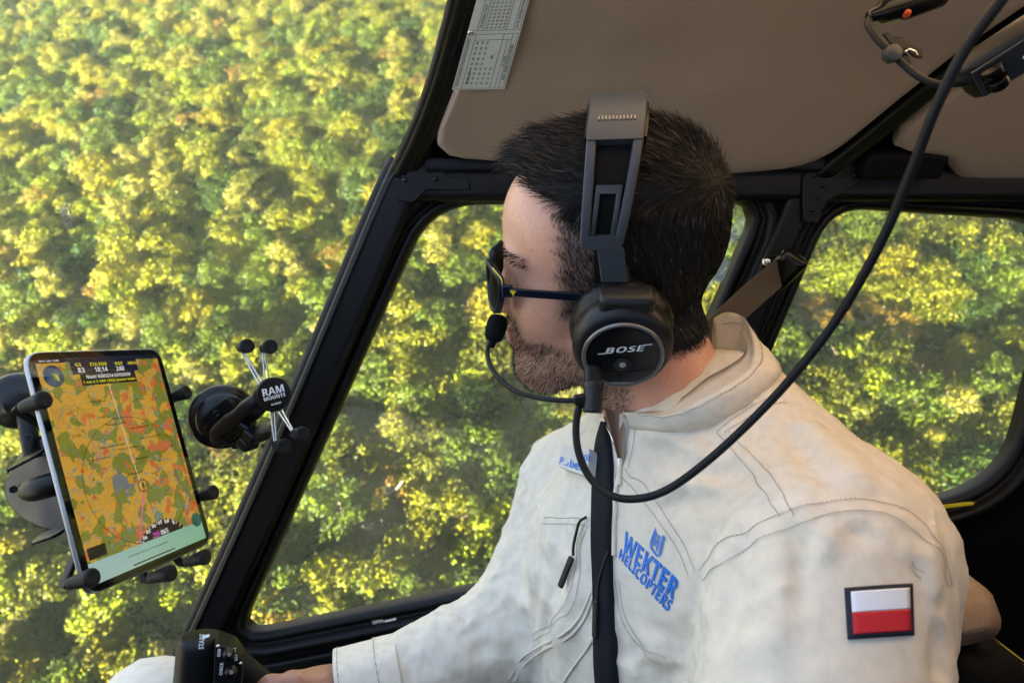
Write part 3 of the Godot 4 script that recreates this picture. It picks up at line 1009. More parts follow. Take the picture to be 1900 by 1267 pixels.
# [centre, radii, blend]
const SKULL := [
	[Vector3(-0.010, 0.052, 0), Vector3(0.092, 0.086, 0.074), 0.0],
	[Vector3(0.036, 0.058, 0), Vector3(0.061, 0.062, 0.062), 0.03],
	[Vector3(0.044, -0.012, 0), Vector3(0.050, 0.068, 0.055), 0.025],
	[Vector3(0.052, -0.012, 0.040), Vector3(0.030, 0.024, 0.020), 0.02],
	[Vector3(0.052, -0.012, -0.040), Vector3(0.030, 0.024, 0.020), 0.02],
	[Vector3(0.072, -0.050, 0), Vector3(0.024, 0.028, 0.031), 0.02],
	[Vector3(0.073, -0.091, 0), Vector3(0.021, 0.019, 0.025), 0.02],
	[Vector3(0.0955, -0.0455, 0), Vector3(0.0075, 0.0055, 0.020), 0.006],
	[Vector3(0.0935, -0.0585, 0), Vector3(0.0075, 0.0065, 0.018), 0.006],
	[Vector3(0.1005, -0.016, 0), Vector3(0.0120, 0.010, 0.011), 0.012],
	[Vector3(0.098, -0.021, 0.012), Vector3(0.010, 0.008, 0.008), 0.008],
	[Vector3(0.098, -0.021, -0.012), Vector3(0.010, 0.008, 0.008), 0.008],
	[Vector3(0.078, 0.012, 0.031), Vector3(0.014, 0.014, 0.014), 0.006],
	[Vector3(0.078, 0.012, -0.031), Vector3(0.014, 0.014, 0.014), 0.006],
	[Vector3(-0.012, 0.0, 0.076), Vector3(0.017, 0.030, 0.008), 0.006],
	[Vector3(-0.012, 0.0, -0.076), Vector3(0.017, 0.030, 0.008), 0.006],
]
#end
var head_bones := []

func head_d(p: Vector3) -> float:
	var d := 1e9
	for s in SKULL:
		var q: Vector3 = p - s[0]
		var r: Vector3 = s[1]
		var k0 := (q / r).length()
		var di := k0 * (k0 - 1.0) / maxf((q / (r * r)).length(), 1e-6)
		var w: float = s[2]
		if w > 0.0:
			var h := maxf(w - absf(d - di), 0.0) / w
			d = minf(d, di) - h * h * w * 0.25
		else: d = minf(d, di)
	for b in head_bones:
		var e: Vector3 = b[1] - b[0]
		var q: Vector3 = p - b[0]
		var t := clampf(q.dot(e) / e.length_squared(), 0.0, 1.0)
		var di: float = (q - e * t).length() - lerpf(b[2], b[3], t)
		var w: float = b[4]
		var h := maxf(w - absf(d - di), 0.0) / w
		d = minf(d, di) - h * h * w * 0.25
	# eye hollows
	for z in [-0.031, 0.031]:
		var di: float = 0.017 - (p - Vector3(0.103, 0.013, z)).length()
		var h := maxf(0.012 - absf(d - di), 0.0) / 0.012
		d = maxf(d, di) + h * h * 0.003
	return d

# how much hair grows here (0..1) and its thickness
func hair_mask(p: Vector3) -> float:
	var az := absf(p.z)
	# hairline: high on the brow, drawn back at the temples, straight down before the ear
	var front := 0.046 + 0.030 * smoothstep(0.084, 0.106, p.y) + 0.012 * smoothstep(0.045, 0.0, az) * smoothstep(0.08, 0.1, p.y)
	front += cloth_noise.get_noise_2d(p.y * 90.0, p.z * 60.0) * 0.003
	var m := smoothstep(front + 0.006, front - 0.014, p.x)
	# nape and the line behind the ear
	var low := -0.012
	if p.x < 0.0: low = lerpf(-0.012, -0.046, smoothstep(-0.018, -0.05, p.x))
	if p.x < -0.08: low = lerpf(-0.046, -0.005, smoothstep(-0.08, -0.125, p.x))
	m *= smoothstep(low - 0.008, low + 0.006, p.y)
	return m

# the close-cropped zone before the ear
func cropped(p: Vector3) -> float:
	return smoothstep(0.000, 0.022, p.x) * smoothstep(0.088, 0.066, p.y)

func beard_mask(p: Vector3) -> float:
	var top := -0.046 + 0.012 * smoothstep(0.03, 0.0, p.x) + 0.020 * smoothstep(0.078, 0.092, p.x)
	var m := smoothstep(top + 0.006, top - 0.008, p.y) * smoothstep(-0.030, -0.012, p.x)
	m *= 1.0 - smoothstep(-0.106, -0.122, p.y) * 0.9
	if p.x > 0.094 and absf(p.y + 0.052) < 0.0085 and absf(p.z) < 0.021: m = 0.0
	# side whiskers in front of the ear
	m = maxf(m, smoothstep(0.034, 0.024, p.x) * smoothstep(-0.01, 0.004, p.x) * smoothstep(0.0, -0.012, p.y) * smoothstep(-0.07, -0.05, p.y))
	return clampf(m, 0.0, 1.0)

func build_pilot() -> void:
	jacket_setup()
	var who := thing("person", "bearded pilot in beige flight jacket seated in profile wearing headset and sunglasses", "person", Vector3(0.1833, 0.5384, -0.5712))
	# ---- skin
	var inv := HEAD.affine_inverse()
	head_bones = [
		[Vector3(-0.004, -0.040, 0.050), Vector3(0.060, -0.094, 0.018), 0.022, 0.019, 0.02],
		[Vector3(-0.004, -0.040, -0.050), Vector3(0.060, -0.094, -0.018), 0.022, 0.019, 0.02],
		[Vector3(0.083, 0.031, -0.030), Vector3(0.083, 0.031, 0.030), 0.0125, 0.0125, 0.015],
		[Vector3(0.086, 0.022, 0), Vector3(0.100, -0.014, 0), 0.008, 0.0105, 0.012],
		[Vector3(0.015, -0.060, 0), Vector3(0.055, -0.078, 0), 0.040, 0.028, 0.02],
		[Vector3(-0.026, -0.035, 0), inv * Vector3(0.1610, 0.8980, -0.6396), 0.053, 0.066, 0.03],
	]
	var hs := nets(head_d, Vector3(-0.20, -0.235, -0.125), Vector3(0.13, 0.16, 0.125), 0.0034)
	var skin_c := Color(0.64, 0.36, 0.245)
	var nz := FastNoiseLite.new()
	nz.frequency = 60.0
	nz.seed = 4
	hs.smooth_normals()
	for p in hs.v:
		var c := skin_c
		var red := 0.5 + 0.5 * nz.get_noise_3d(p.x, p.y, p.z)
		c = c.lerp(Color(0.60, 0.285, 0.19), red * 0.6)
		c = c.lerp(Color(0.40, 0.16, 0.14), smoothstep(0.010, 0.006, absf(p.y + 0.052)) * smoothstep(0.090, 0.094, p.x) * smoothstep(0.024, 0.018, absf(p.z)))
		c = c.lerp(Color(0.17, 0.105, 0.078), beard_mask(p) * 0.55)
		c = c.lerp(Color(0.06, 0.045, 0.04), hair_mask(p) * (0.85 - 0.12 * cropped(p)))
		hs.c.append(c)
	var body := Shape.new()
	body.add(hs, HEAD)
	# forearm and hand, closed round the grip
	var hand := [
		[Vector3(-0.0893, 0.6113, -0.6754), Vector3(-0.1704, 0.6000, -0.6511), 0.034, 0.027, 0.02],
		[Vector3(-0.1704, 0.6000, -0.6511), Vector3(-0.2063, 0.6025, -0.6454), 0.026, 0.027, 0.02],
		[Vector3(-0.1925, 0.5981, -0.6578), Vector3(-0.2424, 0.5988, -0.6681), 0.022, 0.016, 0.02],
		[Vector3(-0.1986, 0.6034, -0.6385), Vector3(-0.2350, 0.6103, -0.6295), 0.022, 0.016, 0.02],
		# thumb
		[Vector3(-0.1916, 0.6179, -0.6360), Vector3(-0.2224, 0.6367, -0.6210), 0.014, 0.0115, 0.012],
		[Vector3(-0.2224, 0.6367, -0.6210), Vector3(-0.2464, 0.6358, -0.6188), 0.0105, 0.010, 0.006],
		[Vector3(-0.2464, 0.6358, -0.6188), Vector3(-0.2655, 0.6213, -0.6233), 0.010, 0.0085, 0.006],
	]
	for k in 4:
		var o := Vector3(0.004 * k, -0.019 * k, 0.008 - 0.004 * k)
		var l: float = [1.0, 1.06, 1.0, 0.8][k]
		var a: Vector3 = Vector3(-0.2414, 0.5985, -0.6650) + o
		var b: Vector3 = a + Vector3(-0.042, -0.002, 0.006) * l
		var c: Vector3 = b + Vector3(-0.010, -0.014, 0.026) * l
		var e: Vector3 = c + Vector3(0.016, -0.006, 0.018) * l
		hand.append([a, b, 0.0105, 0.0098, 0.008])
		hand.append([b, c, 0.0096, 0.009, 0.004])
		hand.append([c, e, 0.009, 0.008, 0.004])
	var hand_d := func(p: Vector3) -> float:
		var d := 1e9
		for s in hand:
			var e: Vector3 = s[1] - s[0]
			var q: Vector3 = p - s[0]
			var t := clampf(q.dot(e) / e.length_squared(), 0.0, 1.0)
			var di: float = (q - e * t).length() - lerpf(s[2], s[3], t)
			var w: float = s[4]
			var h := maxf(w - absf(d - di), 0.0) / w
			d = minf(d, di) - h * h * w * 0.25
		return d
	var ha: Vector3 = Vector3(-0.2014, 0.6021, -0.6484)
	var arm := nets(hand_d, ha - Vector3(0.14, 0.11, 0.08), ha + Vector3(0.17, 0.10, 0.09), 0.0036)
	for p in arm.v: arm.c.append(Color(0.45, 0.225, 0.15).lerp(Color(0.38, 0.19, 0.12), 0.5 + 0.5 * nz.get_noise_3d(p.x, p.y, p.z)))
	body.add(arm)
	var skin := mat("skin", Color.WHITE, 0.40, 0.0, 0.5)
	skin.vertex_color_use_as_albedo = true
	skin.subsurf_scatter_enabled = true
	skin.subsurf_scatter_strength = 0.06
	skin.albedo_texture = noise_tex(0.06, 512, 5, 22, ramp([[0.0, Color(0.91, 0.84, 0.82)], [0.45, Color(0.98, 0.95, 0.94)], [1.0, Color(1, 1, 1)]]))
	relief(skin, noise_tex(0.12, 512, 4, 21), 0.05, 9.0)
	var bd := part(who, "body", body.mesh(), skin)
	build_hair(who, hs)
	build_jacket(who)

func strand(s: Shape, p: Vector3, dir: Vector3, bend: Vector3, length: float, width: float, c: Color) -> void:
	var side := dir.cross(Vector3(rng.randfn(), rng.randfn(), rng.randfn())).normalized() * width
	var k := s.v.size()
	var q := p
	var d := dir
	for j in 4:
		var w := 1.0 - j / 3.0 * 0.85
		s.v.append(q - side * w)
		s.v.append(q + side * w)
		s.c.append(c)
		s.c.append(c)
		if j < 3:
			s.quad(k + j * 2, k + j * 2 + 1, k + j * 2 + 3, k + j * 2 + 2)
			q += d * length / 3.0
			d = (d + bend * 0.34).normalized()

func build_hair(who: Node3D, hs: Shape) -> void:
	rng.seed = 77
	# cap of hair close to the scalp
	var capm := Shape.new()
	var thick := func(p: Vector3) -> float:
		var m := hair_mask(p)
		var up := smoothstep(0.055, 0.115, p.y)
		return m * (0.0035 + 0.010 * up + 0.003 * smoothstep(-0.04, -0.09, p.x))
	var idx := {}
	for t in range(0, hs.i.size(), 3):
		var keep := false
		for j in 3:
			if hair_mask(hs.v[hs.i[t + j]]) > 0.86 and cropped(hs.v[hs.i[t + j]]) < 0.5: keep = true
		if not keep: continue
		for j in 3:
			var o := hs.i[t + j]
			if not idx.has(o):
				idx[o] = capm.v.size()
				var p := hs.v[o]
				capm.v.append(HEAD * (p + hs.n[o] * (thick.call(p) - 0.001)))
			capm.i.append(idx[o])
	var dark := mat("hair", Color.WHITE, 0.5, 0.0, 0.32)
	dark.vertex_color_use_as_albedo = true
	for p in capm.v: capm.c.append(Color(0.010, 0.0085, 0.008))
	var st := Shape.new()
	var bs := Shape.new()
	# roots spread over the triangles by area
	var tris := hs.i.size() / 3
	var acc := PackedFloat32Array()
	acc.resize(tris)
	var total := 0.0
	for t in tris:
		var a := hs.v[hs.i[t * 3]]
		total += (hs.v[hs.i[t * 3 + 1]] - a).cross(hs.v[hs.i[t * 3 + 2]] - a).length()
		acc[t] = total
	var whorl := Vector3(-0.088, 0.098, 0.030)
	for n in 110000:
		var t := acc.bsearch(rng.randf() * total)
		if t >= tris: continue
		var u := rng.randf()
		var v := rng.randf()
		if u + v > 1.0:
			u = 1.0 - u
			v = 1.0 - v
		var i0 := hs.i[t * 3]
		var i1 := hs.i[t * 3 + 1]
		var i2 := hs.i[t * 3 + 2]
		var p := hs.v[i0] * (1.0 - u - v) + hs.v[i1] * u + hs.v[i2] * v
		var nn := (hs.n[i0] * (1.0 - u - v) + hs.n[i1] * u + hs.n[i2] * v).normalized()
		var m := hair_mask(p)
		if p.z < -0.03 and rng.randf() < 0.5: continue
		if m > rng.randf():
			if rng.randf() < 0.18 - 0.18 * cropped(p): continue
			var up := smoothstep(0.060, 0.112, p.y)
			var down := Vector3(-0.35, -1.0, 0.0)
			var fwd := Vector3(0.85, 0.25, 0.12) + Vector3(0, 1, 0) * smoothstep(0.0, 0.06, p.x) * 0.5
			var away := (p - whorl)
			away -= nn * away.dot(nn)
			var flow := down.lerp(fwd, up)
			flow = flow.lerp(away.normalized(), smoothstep(0.05, 0.015, (p - whorl).length()) * 0.9)
			flow = (flow - nn * flow.dot(nn)).normalized()
			var front := smoothstep(0.02, 0.06, p.x) * up
			var dir := (flow + nn * (0.16 + 0.22 * up + 0.55 * front) + Vector3(rng.randfn(), rng.randfn(), rng.randfn()) * (0.09 + 0.10 * up + 0.12 * front)).normalized()
			var grey := rng.randf() < (0.28 if p.y < 0.075 and p.x > 0.012 else 0.02)
			var sh := rng.randf_range(0.3, 2.4)
			var c := Color(0.20, 0.19, 0.18) * rng.randf_range(0.5, 1.1) if grey else Color(0.013, 0.0105, 0.0095) * sh
			var len_: float = lerpf(0.0062, 0.019, up) * rng.randf_range(0.7, 1.25) + 0.012 * front * rng.randf()
			len_ *= (0.45 + 0.55 * m) * (1.0 - 0.25 * cropped(p))
			if cropped(p) > 0.5 and not grey: c = Color(0.022, 0.018, 0.016) * sh
			st_add(st, p + nn * thick.call(p) * 0.8 * (1.0 - cropped(p)), dir, flow * 0.5 - nn * 0.15 + Vector3(0, -0.5, 0) * front, len_, 0.00034, c)
		elif p.x > 0.07 and absf(p.y - 0.036 - 0.004 * sin(absf(p.z) * 70.0)) < 0.005 and absf(p.z) > 0.010 and absf(p.z) < 0.052:
			st_add(bs, p, (Vector3(0.2, 0.25, signf(p.z)) + nn * 0.5 + Vector3(rng.randfn(), rng.randfn(), rng.randfn()) * 0.15).normalized(), Vector3(0, -0.2, 0), rng.randf_range(0.006, 0.010), 0.0003, Color(0.012, 0.009, 0.008))
		elif beard_mask(p) > rng.randf():
			if rng.randf() < 0.25: continue
			var dir := (Vector3(0.35, -0.75, 0) + nn * 0.75 + Vector3(rng.randfn(), rng.randfn(), rng.randfn()) * 0.3).normalized()
			var grey := rng.randf() < 0.12
			var c := Color(0.30, 0.26, 0.22) if grey else Color(0.022, 0.014, 0.010) * rng.randf_range(0.6, 1.5)
			st_add(bs, p - nn * 0.0004, dir, Vector3(0, -0.3, 0), rng.randf_range(0.0025, 0.0065), 0.00022, c)
	var full := Shape.new()
	full.v = capm.v
	full.i = capm.i
	full.c = capm.c
	full.add(st)
	part(who, "hair", full.mesh(), dark, "short dark hair greying at the temples")
	part(who, "beard", bs.mesh(), dark, "short dark beard stubble")

func st_add(s: Shape, p: Vector3, dir: Vector3, bend: Vector3, length: float, width: float, c: Color) -> void:
	strand(s, HEAD * p, HEAD.basis * dir, HEAD.basis * bend, length, width, c)

func build_jacket(who: Node3D) -> void:
	var cotton := mat("beige_cotton", Color.WHITE, 0.85, 0.0, 0.25)
	cotton.albedo_texture = noise_tex(0.015, 512, 4, 31, ramp([[0.0, lin(0.60, 0.535, 0.43)], [0.5, lin(0.685, 0.62, 0.51)], [1.0, lin(0.74, 0.675, 0.565)]]))
	cotton.rim_enabled = true
	cotton.rim = 0.2
	relief(cotton, noise_tex(0.4, 512, 3, 33), 0.04, 9.0)
	var lo: Vector3 = Vector3(0.0984, 0.6694, -0.5536) - Vector3(0.42, 0.10, 0.36)
	var hi: Vector3 = Vector3(0.1905, 0.9881, -0.5895) + Vector3(0.28, 0.06, 0.32)
	lo.y = (Vector3(0.0984, 0.6112, -0.5434)).y
	var js := nets(jacket_d, lo, hi, 0.0043)
	var coat := part(who, "jacket", js.mesh(), cotton, "beige cotton flight jacket with blue embroidery")
	build_jacket_details(coat)
	build_trousers(who)


# ---------------------------------------------------------------- lettering
var fonts := {}
func font(bold: bool, italic := false) -> SystemFont:
	var key := "%s%s" % [bold, italic]
	if not fonts.has(key):
		var f := SystemFont.new()
		f.font_names = PackedStringArray(["Droid Sans"])
		f.font_weight = 700 if bold else 400
		f.font_italic = italic
		fonts[key] = f
	return fonts[key]

# flat letters; place(u, v, w) turns the text's own box (0..1, 0..1 upward, w 0 back 1 front) into a point
func lettering(text: String, place: Callable, bold := true, thick := false) -> Shape:
	var t := TextMesh.new()
	t.text = text
	t.font = font(bold)
	t.font_size = 48
	t.pixel_size = 0.01
	t.depth = 0.05 if thick else 0.0
	t.curve_step = 3.0
	var s := Shape.new()
	var box := t.get_aabb()
	for n in t.get_surface_count():
		var a := t.surface_get_arrays(n)
		var k := s.v.size()
		for p: Vector3 in a[Mesh.ARRAY_VERTEX]:
			var q := (p - box.position) / Vector3(maxf(box.size.x, 1e-6), maxf(box.size.y, 1e-6), maxf(box.size.z, 1e-6))
			s.v.append(place.call(q.x, q.y, q.z if thick else 1.0))
		if a[Mesh.ARRAY_INDEX] != null and a[Mesh.ARRAY_INDEX].size():
			for j in a[Mesh.ARRAY_INDEX]: s.i.append(j + k)
		else:
			for j in a[Mesh.ARRAY_VERTEX].size(): s.i.append(j + k)
	return s

func quad_place(p00: Vector3, p10: Vector3, p01: Vector3, p11: Vector3, up: Vector3, lift: float) -> Callable:
	return func(u: float, v: float, w: float) -> Vector3: return p00.lerp(p10, u).lerp(p01.lerp(p11, u), v) + up * lift * w

# a smooth patch of the jacket's surface: nine points laid on the cloth, curved between
func soft(p00: Vector3, p10: Vector3, p01: Vector3, p11: Vector3) -> Callable:
	var g := []
	for a in 3:
		for b in 3: g.append(snap(jacket_d, p00.lerp(p10, b / 2.0).lerp(p01.lerp(p11, b / 2.0), a / 2.0)))
	var up := slope(jacket_d, g[4])
	# no corner far off the plane of its neighbours
	return func(u: float, v: float, lift: float) -> Vector3:
		var wu := [2.0 * (u - 0.5) * (u - 1.0), 4.0 * u * (1.0 - u), 2.0 * u * (u - 0.5)]
		var wv := [2.0 * (v - 0.5) * (v - 1.0), 4.0 * v * (1.0 - v), 2.0 * v * (v - 0.5)]
		var p := Vector3.ZERO
		for a in 3:
			for b in 3: p += g[a * 3 + b] * (wv[a] * wu[b])
		return p + up * lift

func cloth_place(p00: Vector3, p10: Vector3, p01: Vector3, p11: Vector3, lift: float) -> Callable:
	var on := soft(p00, p10, p01, p11)
	return func(u: float, v: float, w: float) -> Vector3: return on.call(u, v, -0.0015 + (0.0018 + lift * 0.6) * w)

# ---------------------------------------------------------------- jacket details
func laid(pts: Array, n: int, lift: float, every := 4) -> Array:
	var q := []
	for p in spline(pts, maxi(n / every, 4)): q.append(snap(jacket_d, p, lift))
	return spline(q, n)

func stitches(parent: Node3D, pts: Array, n: int) -> void:
	var s := Shape.new()
	var path := laid(pts, n, 0.0010)
	for k in n: s.add(tube([path[k].lerp(path[k + 1], 0.14), path[k].lerp(path[k + 1], 0.78)], 0.00036, 4))
	part(parent, "stitching", s, M.thread)

# a stitched-on patch; the part of it from u0, v0 to u1, v1
func cloth_patch(on: Callable, u0: float, v0: float, u1: float, v1: float, lift: float, n := 12) -> Shape:
	var rows := []
	for a in n + 3:
		var row := []
		for b in n + 3:
			var edge := a == 0 or b == 0 or a == n + 2 or b == n + 2
			var u := lerpf(u0, u1, clampf((b - 1.0) / n, 0.0, 1.0))
			var v := lerpf(v0, v1, clampf((a - 1.0) / n, 0.0, 1.0))
			row.append(on.call(u, v, -0.004 if edge else lift))
		rows.append(row)
	return sheet(rows)

func build_jacket_details(coat: Node3D) -> void:
	mat("thread", lin(0.33, 0.30, 0.25), 0.8)
	var blue := mat("blue_embroidery", lin(0.012, 0.16, 0.60), 0.5)
	mat("navy_embroidery", lin(0.006, 0.008, 0.022), 0.8)
	mat("white_embroidery", lin(0.74, 0.76, 0.82), 0.7)
	mat("red_embroidery", lin(0.50, 0.008, 0.018), 0.7)
	mat("black_cord", lin(0.005, 0.005, 0.007), 0.6)
	mat("patch_cloth", lin(0.56, 0.54, 0.50), 0.8)
	# seams: sleeve head, shoulder, yoke, front panels, pocket
	var lines := [
		[[Vector3(0.1433, 0.8370, -0.4803), Vector3(0.1526, 0.8589, -0.4687), Vector3(0.1702, 0.8833, -0.4533), Vector3(0.1892, 0.8980, -0.4445), Vector3(0.2095, 0.9077, -0.4404), Vector3(0.2424, 0.9126, -0.4390), Vector3(0.2620, 0.9081, -0.4377), Vector3(0.2782, 0.8999, -0.4369), Vector3(0.2873, 0.8860, -0.4305), Vector3(0.2919, 0.8729, -0.4256), Vector3(0.2954, 0.8579, -0.4221)], 110],
		[[Vector3(0.1446, 0.8344, -0.4715), Vector3(0.1526, 0.8534, -0.4597), Vector3(0.1700, 0.8764, -0.4450), Vector3(0.1888, 0.8923, -0.4371), Vector3(0.2068, 0.9018, -0.4334), Vector3(0.2281, 0.9071, -0.4321), Vector3(0.2477, 0.9064, -0.4312), Vector3(0.2623, 0.9006, -0.4284), Vector3(0.2748, 0.8911, -0.4258), Vector3(0.2848, 0.8780, -0.4233), Vector3(0.2897, 0.8591, -0.4180)], 110],
		[[Vector3(0.1698, 0.9281, -0.5413), Vector3(0.1777, 0.9192, -0.5226), Vector3(0.1823, 0.9110, -0.4907), Vector3(0.1850, 0.9049, -0.4638), Vector3(0.1880, 0.8969, -0.4434)], 48],
		[[Vector3(0.1779, 0.9298, -0.5375), Vector3(0.1892, 0.9183, -0.5001), Vector3(0.1918, 0.9116, -0.4677), Vector3(0.1936, 0.9025, -0.4461), Vector3(0.1947, 0.8989, -0.4391)], 48],
		[[Vector3(0.1699, 0.9288, -0.5420), Vector3(0.1860, 0.9395, -0.5452), Vector3(0.2082, 0.9504, -0.5527), Vector3(0.2284, 0.9544, -0.5589)], 30],
		[[Vector3(0.1754, 0.9287, -0.5380), Vector3(0.1913, 0.9385, -0.5407), Vector3(0.2108, 0.9473, -0.5468), Vector3(0.2302, 0.9504, -0.5510)], 30],
		[[Vector3(0.1016, 0.8832, -0.5719), Vector3(0.1149, 0.8765, -0.5487), Vector3(0.1278, 0.8596, -0.5216), Vector3(0.1367, 0.8481, -0.5023), Vector3(0.1413, 0.8345, -0.4850)], 60],
		[[Vector3(0.0983, 0.8777, -0.5745), Vector3(0.1106, 0.8682, -0.5488), Vector3(0.1232, 0.8539, -0.5238), Vector3(0.1333, 0.8414, -0.5046), Vector3(0.1381, 0.8278, -0.4906)], 60],
		[[Vector3(0.0900, 0.7940, -0.5460), Vector3(0.0938, 0.7668, -0.5353), Vector3(0.1008, 0.7527, -0.5249), Vector3(0.1120, 0.7449, -0.5128), Vector3(0.1228, 0.7438, -0.5024)], 46],
		[[Vector3(0.0924, 0.7953, -0.5436), Vector3(0.0962, 0.7700, -0.5335), Vector3(0.1035, 0.7575, -0.5231), Vector3(0.1146, 0.7505, -0.5112), Vector3(0.1249, 0.7497, -0.5010)], 46],
		[[Vector3(0.0335, 0.7974, -0.6607), Vector3(0.0521, 0.8178, -0.6172), Vector3(0.0702, 0.8292, -0.5888)], 26],
		[[Vector3(0.0323, 0.7927, -0.6578), Vector3(0.0519, 0.8134, -0.6136), Vector3(0.0691, 0.8241, -0.5873)], 26],
		[[Vector3(0.0708, 0.8254, -0.5846), Vector3(0.0646, 0.8047, -0.5834), Vector3(0.0622, 0.7711, -0.5735), Vector3(0.0530, 0.7411, -0.5766), Vector3(0.0361, 0.7092, -0.6004), Vector3(0.0210, 0.6645, -0.6498)], 70],
		[[Vector3(0.0687, 0.8238, -0.5879), Vector3(0.0615, 0.8025, -0.5877), Vector3(0.0592, 0.7701, -0.5780), Vector3(0.0503, 0.7432, -0.5812), Vector3(0.0342, 0.7123, -0.6045), Vector3(0.0199, 0.6696, -0.6524)], 70],
		[[Vector3(0.1058, 0.9189, -0.5893), Vector3(0.1024, 0.9018, -0.5802), Vector3(0.0997, 0.8835, -0.5751)], 22],
		[[Vector3(0.1111, 0.9207, -0.5835), Vector3(0.1075, 0.9038, -0.5741), Vector3(0.1036, 0.8863, -0.5702)], 22],
		[[Vector3(0.2611, 0.8815, -0.4129), Vector3(0.2652, 0.8767, -0.4113), Vector3(0.2693, 0.8738, -0.4117)], 8],
		[[Vector3(0.2594, 0.8789, -0.4107), Vector3(0.2629, 0.8740, -0.4087), Vector3(0.2667, 0.8706, -0.4086)], 8],
	]
	for l in lines: stitches(coat, l[0], l[1])
	# welted zips of the chest pocket: raised cords along their curves
	for l in [[Vector3(0.0738, 0.7706, -0.5588), Vector3(0.0649, 0.7440, -0.5616), Vector3(0.0521, 0.7209, -0.5739), Vector3(0.0323, 0.6792, -0.6138), Vector3(0.0149, 0.6392, -0.6500), Vector3(0.0029, 0.6164, -0.6533)], [Vector3(0.0717, 0.7725, -0.5618), Vector3(0.0619, 0.7448, -0.5656), Vector3(0.0494, 0.7227, -0.5778), Vector3(0.0294, 0.6785, -0.6217), Vector3(0.0103, 0.6434, -0.6512), Vector3(-0.0029, 0.6198, -0.6522)], [Vector3(0.0721, 0.7316, -0.5497), Vector3(0.0596, 0.6995, -0.5650), Vector3(0.0470, 0.6558, -0.5899)]]:
		var path := []
		path = laid(l, 40, 0.0006, 8)
		part(coat, "piping", tube(path, 0.0013, 6), M.beige_cotton)
	# front placket beside the zip
	for l in [[Vector3(0.1000, 0.9164, -0.5977), Vector3(0.0972, 0.8949, -0.5854), Vector3(0.0943, 0.8686, -0.5745), Vector3(0.0916, 0.8435, -0.5622), Vector3(0.0899, 0.8132, -0.5517)], [Vector3(0.1027, 0.9167, -0.5931), Vector3(0.0995, 0.8961, -0.5820), Vector3(0.0966, 0.8698, -0.5715)]]:
		var path := []
		path = laid(l, 40, 0.0010)
		part(coat, "placket", tube(path, 0.0024, 6), M.beige_cotton)
	var zip := []
	for p in spline([Vector3(0.0901, 0.9145, -0.6300), Vector3(0.0934, 0.9049, -0.6012), Vector3(0.0971, 0.8927, -0.5843), Vector3(0.0956, 0.8771, -0.5786), Vector3(0.0941, 0.8665, -0.5732)], 40): zip.append(snap(jacket_d, p, 0.0016))
	part(coat, "zip", tube(zip, 0.0016, 6), M.steel)
	# collar: inner face, rim, outer face
	var inner := [Vector3(0.0971, 0.9303, -0.5915), Vector3(0.1200, 0.9332, -0.5849), Vector3(0.1381, 0.9402, -0.5811), Vector3(0.1535, 0.9518, -0.5780), Vector3(0.1700, 0.9648, -0.5803), Vector3(0.1921, 0.9730, -0.5919), Vector3(0.2106, 0.9795, -0.6083), Vector3(0.2249, 0.9838, -0.6395), Vector3(0.2311, 0.9902, -0.6813), Vector3(0.2226, 0.9914, -0.7018), Vector3(0.2126, 0.9859, -0.7110)]
	var rim := [Vector3(0.0976, 0.9341, -0.5800), Vector3(0.1151, 0.9369, -0.5653), Vector3(0.1305, 0.9384, -0.5554), Vector3(0.1453, 0.9474, -0.5468), Vector3(0.1668, 0.9600, -0.5460), Vector3(0.1905, 0.9705, -0.5560), Vector3(0.2088, 0.9798, -0.5779), Vector3(0.2240, 0.9894, -0.6202), Vector3(0.2337, 1.0040, -0.6736), Vector3(0.2222, 1.0077, -0.6945), Vector3(0.2113, 1.0008, -0.7035)]
	var outer := [Vector3(0.0986, 0.9234, -0.5781), Vector3(0.1170, 0.9280, -0.5566), Vector3(0.1300, 0.9354, -0.5447), Vector3(0.1492, 0.9458, -0.5343), Vector3(0.1782, 0.9579, -0.5365), Vector3(0.2103, 0.9708, -0.5509), Vector3(0.2426, 0.9835, -0.5786), Vector3(0.2560, 0.9825, -0.6190), Vector3(0.2590, 0.9827, -0.6698), Vector3(0.2502, 0.9875, -0.7011), Vector3(0.2260, 0.9827, -0.7206)]
	var rows := []
	var a := spline(inner, 60)
	var b := spline(rim, 60)
	var c := spline(outer, 60)
	for k in 61:
		var wob := cloth_noise.get_noise_1d(k * 0.35) * 0.003
		var foot := snap(jacket_base, c[k], 0.003)
		foot = foot.lerp(c[k], 0.1)
		var low: Vector3 = a[k] + Vector3(0, -0.03, 0)
		var row := [low, a[k]]
		for t in [0.3, 0.6, 0.85]: row.append(a[k].lerp(b[k], t) + Vector3(0, -0.003 * sin(PI * t), 0))
		row.append(b[k] + Vector3(0, 0.0006, 0))
		for t in [0.12, 0.35, 0.6, 0.8]: row.append(b[k].lerp(foot, t) + Vector3(0, 0.004 * sin(PI * t) + wob * sin(PI * t), 0.003 * sin(PI * t)))
		row.append(foot)
		row.append(foot - slope(jacket_base, foot) * 0.02)
		rows.append(row)
	var col := part(coat, "collar", sheet(rows), M.beige_cotton)
	var edge := Shape.new()
	for k in range(3, 58):
		var p: Vector3 = rows[k][7].lerp(rows[k][6], 0.4) + Vector3(0, 0.0005, 0.0008)
		var q: Vector3 = rows[k + 1][7].lerp(rows[k + 1][6], 0.4) + Vector3(0, 0.0005, 0.0008)
		edge.add(tube([p.lerp(q, 0.1), p.lerp(q, 0.75)], 0.0004, 4))
	part(col, "stitching", edge, M.thread)
	# undershirt in the open neck
	var vneck := []
